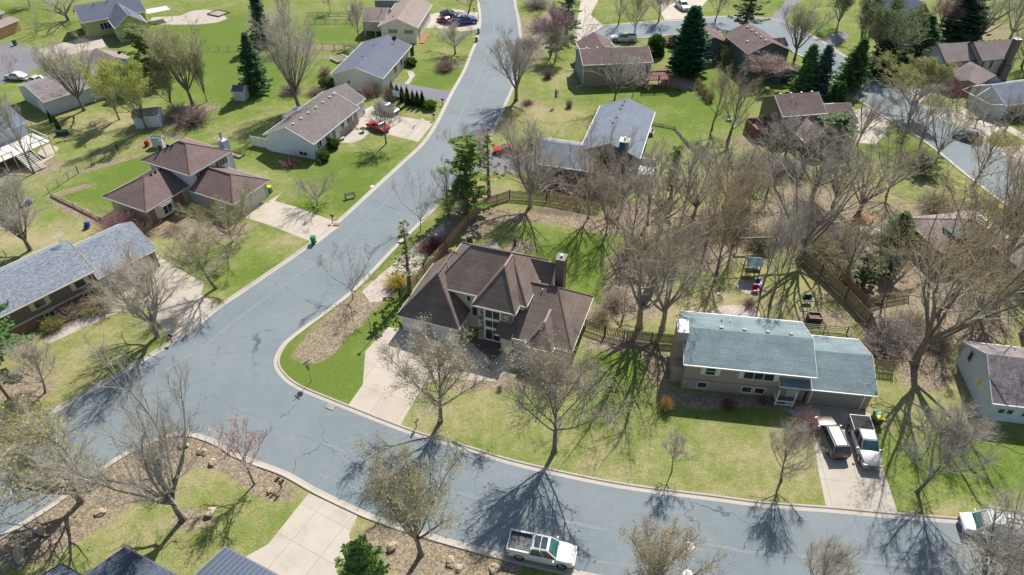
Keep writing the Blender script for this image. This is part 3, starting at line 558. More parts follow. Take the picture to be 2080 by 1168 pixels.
# ---------------- plants: every tree and shrub the photo shows ----------------
T='tree'; B='bare_tree'
GT='bare deciduous trees'; GB='deciduous trees coming into bud'; GC='evergreen trees'
def bt(kind,b,ty,wpx,label,bud=None,tw=TW,bk=BK,k=.93,name=None,**kw):
    if b[0]>1180 and 180<b[1]<700: kind={'vaseA':'vaseL','vaseB':'vaseL','mapleA':'mapleL','mapleB':'mapleL','mapleC':'mapleL'}.get(kind,kind)
    return plant(kind,name or ('budding_tree' if bud else 'bare_tree'),label,T,b,ty,wpx,bud=bud,tw=tw,bk=bk,k=k,group=GB if bud else GT,**kw)
def ev(kind,b,ty,wpx,label,c=SP,name='spruce_tree',k=.95,**kw):
    return plant(kind,name,label,'evergreen',b,ty,wpx*1.05 if wpx else wpx,bud=tuple(min(1,q*1.35) for q in c),bk=BK,k=k,group=kw.pop('group',GC),**kw)
# along the near streets
bt('vaseA',(321,683),484,185,'bare multi-limbed tree at the end of the grey roofed house drive, shadow on the lawn',bk=BKG)
bt('mapleC',(440,585),440,150,'bare rounded tree on the lawn between the two left driveways',tw=TWO)
bt('wide',(473,492),365,190,'wide low olive-twigged tree in front of the hipped plum roof',tw=TWO,bud=OL,k=.8)
bt('open',(717,608),485,128,'open tree with dead rust leaves on the leaf-covered corner bed',bud=RB,k=.93)
bt('wide',(645,416),335,105,'small flat-topped tree beside the bench on the left lawn',k=.8)
bt('youngB',(785,292),188,70,'small bare tree on the lawn in front of the red car',k=.93)
bt('mapleA',(895,856),648,225,'budding tree between the corner drive and the front lawn of the brown house',bud=(.46,.42,.26),k=.92)
bt('mapleB',(1126,917),690,205,'tall tan-budded tree at the kerb below the brown house, fan shadow on the street',bud=(.42,.33,.18),tw=TWP,k=.95)
bt('young',(1365,958),868,66,'young slim tree alone on the front lawn left of the reddish sapling',k=.93)
bt('mapleC',(1587,976),846,112,'bare young tree at the kerb just left of the drive with two vehicles',k=.93)
bt('mapleC',(1862,1000),812,165,'leaning bare tree right of the drive with the silver pickup',tw=TWP,rz=1.0)
bt('vaseB',(856,1126),915,210,'yellow-green budding tree on the mulch bed in the bottom middle',bud=(.42,.42,.10),k=.95)
bt('sparse',(517,984),838,118,'small tree with red buds at the corner bed near the twin mailboxes',bud=(.46,.31,.30),tw=(.46,.36,.34),k=.88)
bt('spreadbig',(372,1056),745,330,'large bare spreading tree in the middle of the lower left lawn',tw=TWP,k=.95)
bt('vaseA',(166,1018),800,260,'leaning yellow-green budding tree at the lower left kerb',bud=(.42,.43,.10),k=.78,lean=(0,-.12))
bt('mapleB',(1322,1235),1065,175,'yellow-budded treetop rising at the bottom edge left of the manhole covers',bud=(.42,.33,.12),k=.93)
bt('mapleC',(1650,1245),1088,140,'bare treetop at the bottom edge below the young kerb tree',k=.93)
bt('vaseA',(1985,1262),1035,290,'dense bare treetop in the lower right corner in front of the van',tw=TWP,k=.8)
ev('seedling',(742,1186),1098,74,'bright green leafy young evergreen at the bottom edge by the wide drive',(.17,.26,.08),'young_evergreen')
# left edge
bt('mapleC',(92,797),690,110,'small bare tree on the left lawn below the brick and taupe house',bk=BKG)
bt('leafy',(20,810),545,190,'dusty olive budding tree at the left edge below the grey shingle roof',bud=(.25,.29,.14),k=.8)
ev('pineA',(-6,740),545,120,'green pine top at the left edge over the grey shingle roof',(.09,.17,.06),'pine_tree')
bt('vaseA',(62,508),345,150,'bare tree on the lawn behind the grey shingle roof',tw=TWP)
bt('tall',(38,300),150,62,'tall bare tree in front of the pale house with the deck, at the left edge',tw=TWP)
bt('tall',(70,352),160,60,'tall thin bare tree at the foot of the white deck stairs',tw=TWP)
bt('open',(14,470),300,100,'reddish bare tree at the left edge below the white deck',tw=(.36,.25,.19),k=.8)
bt('open',(22,158),100,46,'small pink-budded tree next to the two parked white cars',bud=(.45,.2,.2),tw=(.4,.25,.25))
bt('vaseB',(172,224),60,120,'bare vase-shaped tree over the long brown roof at upper left',tw=TWP)
bt('leafy',(243,243),112,100,'yellow-green budding tree left of the white shed behind the plum roof',bud=YG)
bt('leafy',(297,262),106,105,'yellow-green budding tree standing in front of the white shed',bud=YG)
bt('leafy',(352,224),108,80,'olive budding tree right of the white shed',bud=OL)
bt('vaseB',(393,214),22,115,'tall bare vase-shaped tree in the upper left backyard',tw=TWO,bud=(.3,.3,.14))
bt('leafy',(421,206),88,64,'dusty olive budding tree right of the tall vase-shaped one in the upper left yard',bud=(.22,.27,.12))
ev('pineA',(318,168),30,72,'dark pine beside the yellow-green house with grey roof',PN,'pine_tree',k=.85)
ev('spruceA',(522,188),58,48,'dark spruce behind the small white shed',(.075,.145,.07))
ev('spruceB',(536,92),-30,42,'tall dark spruce reaching the top edge left of the bare vase tree')
bt('tallvase',(607,217),-25,150,'tall vase-shaped bare tree behind the white ranch house',tw=TWP,k=.88)
bt('tall',(590,95),-40,46,'tall bare tree at the top edge left of the picket garden fence',tw=TWP)
bt('mapleC',(730,86),-15,55,'bare tree in the yard left of the beige house',tw=TWP)
bt('young',(671,27),-30,30,'thin bare tree at the top edge above the garden fence')
bt('giantB',(140,42),-90,150,'thick-trunked tree at the top left left of the yellow-green house',tw=TWP,k=.6)
bt('open',(75,70),10,80,'low bare tree on the bright lawn at top left',tw=TWP,k=.8)
bt('mapleC',(60,14),-50,50,'tree at the top edge left of the grey roof',tw=TWO)
# middle top
bt('mapleA',(925,110),24,92,'bare tree on the lawn in front of the two parked dark vehicles',tw=TWP,k=.8)
bt('mapleC',(951,26),-40,70,'bare tree at the top edge beside the street',tw=TWO)
bt('vaseB',(1048,204),45,130,'large grey bare tree at the kerb right of the street',tw=TWP,k=.93)
bt('mapleC',(1118,112),-10,90,'reddish bare tree right of the street at the top',tw=(.33,.24,.24))
bt('mapleB',(1127,126),48,64,'olive-green budding tree right of the street, before the dark spruce',bud=(.27,.31,.09))
ev('pineA',(1150,72),-35,50,'dark pine at the top right of the street',(.08,.16,.08),'pine_tree',k=.9)
bt('open',(1180,92),-5,90,'leaning bare tree at the kerb behind the brown roofed house',tw=TW,lean=(0,.15))
bt('tall',(1256,50),-40,44,'bare tree on the far lawn, first right of the white drive',tw=TWO)
bt('mapleC',(1288,73),-28,60,'bare tree at the far kerb, casting no shadow on its lawn',tw=TWO)
bt('mapleA',(1338,44),-40,70,'bare tree on the far lawn by the drive with the white pickup',tw=TWP)
bt('vaseA',(1247,212),72,135,'wide grey bare tree in front of the brown roofed house with the deck',tw=TWP,k=.93)
bt('wide',(1285,196),92,70,'white blossoming magnolia at the back of the brown roofed house',bud=(.78,.74,.74),name='magnolia_tree',k=.9)
ev('dense',(1393,148),5,62,'big dark dense spruce beside the wooden deck',(.045,.125,.06))
ev('column',(1331,112),66,34,'rounded dark evergreen between house and dense spruce',(.04,.115,.02),'round_evergreen')
ev('pineA',(1511,62),-45,56,'grey-green pine behind the brown roofs at the top',(.14,.17,.09),'pine_tree')
bt('mapleC',(1452,42),-60,60,'bare tree at the top edge casting a fan shadow on the far street')
bt('vaseB',(1614,121),-12,92,'yellow-green budding tree at the bend of the far street',bud=(.33,.38,.10))
ev('spruceB',(1632,186),82,50,'green spruce left of the blue-green pair by the far street',(.12,.22,.08))
ev('spruceB',(1658,186),84,50,'blue-green spruce in the pair by the far street',SPB)
ev('spruceA',(1722,180),68,54,'tall dark green spruce right of the blue-green one',(.085,.17,.05))
ev('arb',(1688,206),160,24,'narrow bright arborvitae below the spruces, left one',(.04,.13,.03),'arborvitae',group='pair of arborvitae')
ev('arb',(1703,204),158,24,'narrow bright arborvitae below the spruces, right one',(.04,.13,.03),'arborvitae',group='pair of arborvitae')
bt('leafy',(1775,140),-25,130,'big olive-green budding tree above the far street',bud=(.20,.26,.12),k=.8)
bt('leafy',(1742,110),-30,90,'grey-green budding tree left of the mustard house',bud=(.17,.23,.12))
ev('spruceA',(1853,128),22,84,'broad dark green pine in front of the mustard house',(.10,.18,.06),'pine_tree')
ev('spruceB',(1790,150),70,70,'shaded dark pine over the far street bend',(.08,.14,.06),'pine_tree')
ev('spruceA',(1946,80),-40,80,'dark spruce behind the beige house, against the top edge',(.06,.115,.07))
bt('giantB',(1985,88),-60,120,'dark tall bare tree behind the beige house, leaning right',tw=TWP,bud=(.10,.14,.08),lean=(0,.1))
bt('giantA',(2050,82),-60,120,'dark bare tree at the upper right behind the brick chimney',tw=TWP,bud=(.12,.15,.08))
bt('mapleB',(1905,75),-20,70,'bare reddish tree between the mustard house and the dark spruce',tw=(.34,.24,.22))
bt('vaseB',(2075,135),20,90,'bare tree at the right edge above the chimney house',tw=TWO)
bt('leafy',(1848,232),100,150,'large yellow-green budding tree beside the far street on the right',bud=(.38,.38,.12),k=.88)
bt('tall',(1832,292),140,112,'grey bare tree in front of the yellow-green one on the right',tw=(.34,.3,.28),k=.93)
bt('mapleC',(1868,296),150,90,'second grey bare tree nearer the far street on the right',tw=(.34,.3,.28))
bt('wide',(1931,220),150,66,'small dark red tree in the yard on the right',bud=(.18,.05,.04),tw=(.25,.12,.1),name='red_tree',k=.95)
bt('wide',(1981,256),180,90,'low bare tree by the curved drive on the right',tw=TWP,k=.95)
bt('vaseA',(1741,294),165,125,'leaning bare tree right of the taupe house garage',tw=TWP,lean=(0,.12))
bt('tall',(1478,288),105,100,'bare tree standing by the taupe house deck',tw=(.32,.27,.22))
bt('mapleA',(1446,264),112,84,'dusty bare tree left of the taupe house deck',tw=(.34,.28,.22),bud=(.3,.28,.16))
bt('mapleB',(1548,170),98,96,'mauve bare tree against the slate gable',tw=(.36,.27,.25),bud=(.34,.26,.2),k=.9)
ev('pineB',(1683,306),226,66,'young pine in front of the taupe house roof',(.10,.17,.07),'pine_tree')
bt('tall',(1590,330),205,90,'bare tree in front of the taupe house walls',tw=(.36,.32,.30))
bt('mapleC',(1635,335),235,90,'bare tree below the lower gable of the taupe house',tw=(.34,.28,.24))
bt('tall',(1700,345),245,84,'bare tree below the taupe house garage',tw=(.34,.30,.28))
# centre
ev('pineA',(947,432),266,88,'tall bright green pine by the street and the fence corner',(.145,.22,.05),'pine_tree',k=.93)
ev('pineS',(994,400),248,56,'slim pine right of the bright green one',(.17,.21,.09),'pine_tree')
ev('pineS',(832,592),442,72,'slender sparse pine beside the wooden fence',(.20,.23,.10),'pine_tree')
bt('open',(855,467),320,120,'bare tree on the gravel strip leaning over the street',tw=TW,bk=BKG)
bt('tall',(911,440),300,60,'bare tree behind the bright green pine',tw=TWP)
bt('vaseB',(955,372),243,105,'round bare tree by the street above the pines',tw=TWP,k=.93)
bt('young',(983,300),248,40,'low purple shrubby tree at the kerb left of the hidden red car',tw=(.38,.26,.33),k=.9)
bt('vaseA',(1077,420),228,150,'bare tree in front of the navy garage wall, fan shadow on the grass',bk=BKG,k=.93)
bt('vaseB',(1195,443),215,155,'leaning bare tree behind the picket fence with double shadow',bud=(.40,.28,.15),k=.86,lean=(0,-.05))
bt('giantA',(1299,664),285,330,'giant spreading tree behind the picket fence between the two houses',bk=(.33,.29,.25),bud=(.36,.26,.14),k=.93)
bt('giantB',(1345,668),330,250,'second giant trunk right beside the spreading one at the fence',bk=(.33,.29,.25),bud=(.38,.27,.16),k=.80)
bt('gnarl',(1263,652),560,150,'dark twisted bare tree beside the picket fence',k=.95)
bt('tall',(1315,456),255,90,'tall slim tree in the row behind the shaded fence, leftmost',tw=TWP)
bt('giantB',(1343,468),235,170,'tall tree with heavy limbs in the middle of the wooded strip',tw=(.36,.30,.27),k=.8)
bt('tall',(1384,450),250,90,'tall slim tree in the wooded strip right of the heavy-limbed one',tw=TWP)
bt('giantA',(1408,440),262,180,'pale grey spreading tree at the right of the wooded strip',tw=(.38,.34,.33),k=.93)
bt('tall',(1455,560),330,100,'brown budding tree at the shaded edge of the backyard',bud=(.38,.26,.12))
bt('tall',(1520,430),290,90,'bare tree beyond the far path behind the playset',bud=(.38,.29,.13))
bt('tall',(1563,622),350,70,'slim dark bare tree right of the playset and star cushions',tw=TWP)
bt('tall',(1545,592),380,70,'slim bare tree at the back of the round paved spot',tw=TWP)
bt('tall',(1598,560),345,60,'slim bare tree left of the giant tree at the fence corner',tw=TWP)
bt('giantA',(1622,530),232,270,'giant vase-shaped tree at the top of the board fence, star-shaped shadow',k=.93)
bt('mapleC',(1555,400),300,100,'grey bare tree below the taupe house left side',tw=(.37,.31,.3))
bt('vaseA',(1690,420),290,150,'dense grey bare tree above the board fence',tw=(.37,.32,.31))
bt('mapleA',(1715,560),430,130,'bushy bare tree right of the board fence',tw=(.36,.3,.25),bud=(.30,.28,.12))
ev('pineB',(1362,402),296,40,'dark green pine between the wooded trees and the navy house',(.10,.18,.06),'pine_tree')
ev('pineB',(1500,408),318,50,'bright green young pine by the far path',(.11,.18,.04),'pine_tree')
ev('spruceA',(1816,500),428,56,'dark green spruce by the cluttered roof on the right',(.08,.17,.06))
ev('pineB',(1752,580),515,50,'dusty green evergreen shrub beyond the board fence',(.09,.14,.05),'evergreen_shrub')
ev('pineB',(1795,560),505,50,'second dusty green evergreen shrub beyond the fence',(.08,.13,.05),'evergreen_shrub')
ev('pineB',(1872,352),308,46,'green evergreen above the hidden brown roof',(.10,.16,.05),'evergreen_shrub')
ev('pineB',(2045,460),410,50,'green evergreen at the right edge among the orange-budded trees',(.09,.16,.06),'evergreen_shrub')
bt('giantB',(1857,738),300,360,'huge orange-budded tree with black shadow left of the white house',bud=ORB,k=.93)
bt('giantB',(2020,560),250,230,'orange-budded tall tree near the right edge',bud=ORB,tw=(.34,.29,.27))
bt('giantA',(2075,680),360,240,'orange-budded tree at the right edge behind the white house',bud=(.42,.32,.10),tw=(.34,.29,.27))
bt('tall',(1975,380),230,100,'orange-budded tree beside the dark car on the far street',bud=ORB)
bt('vaseA',(1790,620),420,150,'orange-budded smaller tree just beyond the board fence',bud=ORB,tw=(.34,.3,.27))
bt('mapleA',(1975,662),540,150,'low budding tree behind the white house roof',bud=(.36,.32,.12))
bt('vaseB',(2085,330),190,110,'grey bare tree at the right edge by the far street',tw=(.34,.29,.27),bud=(.36,.30,.14))
for kd,b,ty,w,l,bd,c in [('tall',(1432,505),300,90,'slim tree at the back of the shaded yard, left of the playset',(.40,.31,.17),None),('tall',(1488,500),300,80,'slim tree directly left of the dark swing beam',(.40,.31,.17),None),('giantA',(1470,420),235,190,'broad grey tree beyond the fallen rail fence',None,None),('vaseA',(1560,352),215,150,'mauve crowned tree over the taupe house left wall',None,None),
 ('giantA',(1650,400),225,200,'broad bare tree between the taupe house and the board fence',None,None),('giantB',(1740,440),260,200,'wide bare tree left of the tarp-covered pile',(.38,.33,.16),None),('vaseB',(1800,400),250,140,'bare tree above the hidden brown roof, left side',(.40,.33,.15),None),('vaseA',(1960,540),330,190,'orange-budded tree over the right half of the hidden roof',ORB,None),
 ('giantA',(2060,470),250,200,'tall orange-budded tree beside the far street, right edge',ORB,None),('giantB',(1990,650),430,210,'orange-budded tree right above the white house roof',(.42,.34,.13),None),('tall',(1905,640),400,110,'slim budding tree behind the huge orange-budded one',ORB,None),('vaseA',(1230,480),300,130,'grey bare tree at the right end of the picket fence',(.40,.31,.18),None),('tall',(1280,500),290,90,'slim bare tree left of the wooded strip by the far lawn',None,None),('giantB',(1260,430),245,150,'brown bare tree in front of the navy house deck',None,None),
 ('vaseA',(1900,330),190,120,'bare tree beside the far street, above the hidden roof',(.38,.34,.16),None),('vaseB',(2040,270),170,110,'bare tree by the pale walk at the far right',None,None),('leafy',(1795,110),-20,100,'dense olive tree at the far bend, in front of the mustard house',(.17,.23,.10),None),('leafy',(1700,60),-50,90,'dark green leafy tree at the top, left of the olive one',(.10,.17,.07),None)]:
    bt(kd,b,ty,w,l,bud=bd,tw=TWP)
# shrubs
def sh(kind,b,H,W,label,tw=TW,bud=None,name='bare_shrub',cat='shrub',group='garden shrubs'): return plant(kind,name,label,cat,b,H=H,W=W,bud=bud,tw=tw,bk=tw,group=group)
sh('shrubA',(905,142),2.2,5.2,'large mauve bare shrub on the lawn below the tree with the dark vehicles',(.34,.24,.22))
sh('clump',(1352,830),1.6,2.0,'straw-coloured ornamental grass clump at the corner of the bed',(.62,.42,.18),name='grass_clump',cat='grass clump')
sh('twigmass',(808,580),1.7,3.6,'yellow-twigged shrub against the wooden fence',(.50,.42,.10),(.6,.5,.08),name='yellow_shrub')
sh('twigmass',(880,505),1.6,5.0,'dark red-twigged shrub along the wooden fence',(.22,.075,.08),name='red_twig_shrub')
sh('twigmass',(1635,870),2.4,2.8,'reddish bare sapling beside the porch and the drive',(.40,.27,.26),name='red_twig_shrub')
sh('shrubA',(1480,825),.8,2.2,'dark red low shrub under the left split-level windows',(.24,.10,.10)); sh('shrubB',(1550,818),.8,1.6,'dark red low shrub under the paired basement windows',(.24,.11,.11))
sh('shrubA',(1930,890),2.4,3.2,'mauve twiggy shrub beside the white house corner',(.42,.34,.33))
sh('twigmass',(590,335),1.5,3.6,'low mauve shrub at the corner of the white ranch house',(.33,.19,.20)); 
for b,h,w,l in [((605,325+12),1.2,1.5,None)]: pass
ev('globe',(680,306),0,0,'clipped round evergreen at the ranch house front, nearer the wall',(.08,.17,.03),'globe_shrub',H=1.5,W=2.0) if False else plant('globe','globe_shrub','clipped round green bush by the ranch house front, upper one','shrub',(679,301),H=1.6,W=2.0,bud=(.10,.19,.03),group='clipped round bushes')
plant('globe','globe_shrub','clipped round green bush by the ranch house front, lower one','shrub',(659,326),H=1.6,W=2.0,bud=(.10,.19,.03),group='clipped round bushes')
plant('globe','globe_shrub','bright green round bush at the end of the arborvitae row','shrub',(874,221),H=1.5,W=2.6,bud=(.12,.21,.03),group='clipped round bushes')
plant('globe','globe_shrub','green bush beside the porch of the slate-roofed house','shrub',(835,133),H=1.5,W=2.6,bud=(.08,.15,.03),group='clipped round bushes')
plant('column','evergreen_shrub','tall green shrub at the far porch corner of the slate-roofed house','shrub',(837,112),H=2.6,W=1.0,bud=(.09,.16,.03))
plant('globe','globe_shrub','yellowish green bush left of the slate-roofed house wall','shrub',(667,176),H=1.8,W=3.6,bud=(.13,.18,.05),group='clipped round bushes')
for i,(x,y,h) in enumerate([(797,195,3.0),(808,200,2.9),(818,206,3.2),(829,212,3.8),(840,214,3.1),(849,215,3.1),(859,217,3.3)]):
    w=['first','second','third','fourth and tallest','fifth','sixth','seventh'][i]
    plant('arb','arborvitae','%s arborvitae from the left in the row by the asphalt drive'%w,'evergreen',(x,y),H=h,W=1.25,bud=(.035,.105,.02),group='row of arborvitae by the drive')
sh('twigmass',(791,206),3.2,3.6,'brown twiggy bush at the left end of the arborvitae row',(.30,.22,.17)); sh('shrubA',(752,196),2.6,4,'mauve bare bush between the two white houses',(.34,.22,.20))
plant('arb','arborvitae','small pointed arborvitae by the white deck, left one','evergreen',(106,248),H=2.4,W=.8,bud=(.06,.14,.03),group='two arborvitae by the deck'); plant('arb','arborvitae','small pointed arborvitae by the white deck, right one','evergreen',(120,262),H=3.0,W=.9,bud=(.08,.17,.03),group='two arborvitae by the deck')
sh('shrubA',(1156,218),1.6,1.8,'round rusty shrub on the lawn right of the flag',(.34,.23,.18)); sh('clump',(1113,158),2.0,2.6,'mauve upright shrub left of the brown roofed house',(.33,.25,.26)); sh('shrubB',(1072,212),.9,3.2,'low rusty shrub patch left of the flag',(.32,.2,.17))
for i,(x,y,l) in enumerate([(1415,178,'topmost'),(1424,188,'second'),(1432,198,'third'),(1441,206,'lowest')]): sh('clump',(x,y),1.8,2.0,'%s shrub of the slanting hedge on the green lawn'%l,(.36,.27,.17),(.33,.3,.12),group='slanting shrub row on the lawn')
sh('twigmass',(1480,128),4.0,6,'yellow-green bush in front of the slate gable wall',(.3,.3,.15),(.36,.38,.12),name='budding_shrub'); sh('twigmass',(1365,92),2.2,3.0,'dark maroon shrub by the drive behind the dense spruce',(.16,.05,.06),(.14,.03,.04))
sh('twigmass',(245,465),3.0,6,'mauve bare shrub at the left corner of the plum roof house',(.40,.27,.27)); sh('twigmass',(285,480),2.2,5,'dark bare shrub between the plum and grey roofs',(.22,.18,.15)); sh('shrubB',(355,470),1.0,4,'low bare shrub in front of the bay window',(.32,.26,.18))
sh('twigmass',(205,628),2.0,4.5,'budding shrub at the steps of the taupe and brick house',(.34,.28,.17),(.36,.34,.12)); sh('twigmass',(150,640),1.8,4.0,'bare shrub before the basement window of the taupe house',(.30,.24,.2)); sh('shrubA',(112,668),1.6,3.0,'olive shrub at the lower end of the front walk',(.3,.28,.14),(.34,.34,.1))
sh('twigmass',(395,250),3.0,7,'dark tangle of brush right of the white shed',(.22,.17,.16)); sh('twigmass',(360,235),2.2,5,'brush pile just right of the white shed',(.28,.23,.18)); sh('twigmass',(120,192),2.6,8,'brown brush heap below the long brown roof',(.26,.2,.17)); sh('twigmass',(160,196),2.2,6,'brown brush at the right end below the long roof',(.3,.23,.18))
sh('twigmass',(590,190),1.6,5,'dark brush under the tall vase tree',(.22,.18,.17)); sh('twigmass',(640,190),1.2,4,'low brush left of the slate-roofed house',(.32,.27,.2)); sh('twigmass',(660,152),1.8,3,'russet shrub at the slate-roofed house corner',(.36,.27,.2))
sh('twigmass',(1120,372),2.6,9,'bare hedge before the navy garage wall',(.32,.27,.25)); sh('twigmass',(1180,385),2.8,9,'tall bare hedge before the navy house walls',(.28,.23,.22)); sh('twigmass',(1230,395),3.0,8,'bare thicket at the foot of the navy house',(.3,.26,.25),(.3,.25,.15))
sh('twigmass',(1530,340),2.4,8,'mauve thicket by the stone wall of the taupe house',(.37,.325,.285)); sh('twigmass',(1590,345),2.2,8,'grey thicket in front of the taupe house',(.36,.32,.31)); sh('shrubA',(2035,208),2.0,6,'bare shrub along the blue-grey porch',(.3,.24,.22)); sh('twigmass',(2068,240),2.4,7,'dusty shrub at the right edge below the blue-grey roof',(.22,.22,.17),(.2,.24,.12))
sh('twigmass',(1660,520),2.6,7,'bare brush above the board fence',(.34,.3,.24),(.3,.3,.14)); sh('twigmass',(1700,500),2.6,7,'bare brush right of the board fence top',(.34,.29,.27)); sh('twigmass',(1820,690),2.2,7,'bare thicket by the lattice gate end',(.37,.325,.285)); sh('twigmass',(1780,760-50),2.0,5,'bare thicket right of the teal roof garage',(.37,.325,.285))
sh('twigmass',(990,748),.7,1.0,'small straw clump in the mulch bed below the entry',(.45,.32,.2)); sh('clump',(1015,792),.6,.9,'small straw clump at the right end of the mulch bed',(.45,.30,.2))
sh('shrubB',(1520,620),1.0,2.2,'low twigs beside the round paved spot',(.4,.3,.24)); sh('twigmass',(60,900-20),2.0,6,'yellow-green shrub at the left edge above the street',(.3,.3,.12),(.36,.38,.08)); sh('twigmass',(20,870),2.4,6,'olive shrub at the left edge',(.28,.28,.16),(.26,.3,.1))
sh('twigmass',(1105,60),2.4,8,'reddish thicket right of the street near the top',(.34,.25,.24)); sh('twigmass',(1072,95),2.0,6,'grey thicket at the far kerb',(.3,.26,.25)); sh('twigmass',(1090,15),2.2,8,'thicket at the top edge right of the street',(.3,.25,.24))

for i,(b,h,w,l,c) in enumerate([((1300,520),2.2,6,'brown brush at the left end of the wooded strip',(.34,.27,.2)),((1345,545),1.8,5,'low brush between the two giant trees and the strip',(.36,.3,.24)),((1395,500),2.4,6,'grey brush in the middle of the wooded strip',(.34,.3,.28)),((1440,470),2.0,6,'brown brush behind the fallen rail fence',(.33,.26,.18)),((1290,560),1.6,4,'dead twig heap left of the two giant trees',(.3,.25,.21)),
  ((1490,465),2.4,6,'grey brush along the far path, right part',(.34,.31,.28)),((1545,500),2.2,5,'brown brush behind the dark swing beam',(.32,.25,.19)),((1590,480),2.4,6,'brush left of the star-shadow giant tree',(.35,.3,.26)),((1250,620),1.6,4,'brushy sprouts beside the dark twisted tree',(.33,.28,.23)),((1220,650),1.2,3,'dead twigs right behind the brown house corner',(.36,.3,.25)),
  ((1850,660),1.8,5,'brush beyond the dark crossing fence',(.34,.3,.22)),((1900,700),1.8,4,'brush right of the huge trunk',(.34,.3,.2)),((1700,620-60),1.8,5,'brush between the two board fences',(.33,.29,.22)),((1900,420),2.4,7,'brush at the back of the hidden brown roof',(.33,.30,.2)),((1640,450),2.4,7,'grey brush uphill of the board fence',(.36,.32,.28))]):
    sh('twigmass',b,h,w,l,c,(.34,.32,.13) if i%3==0 else None)
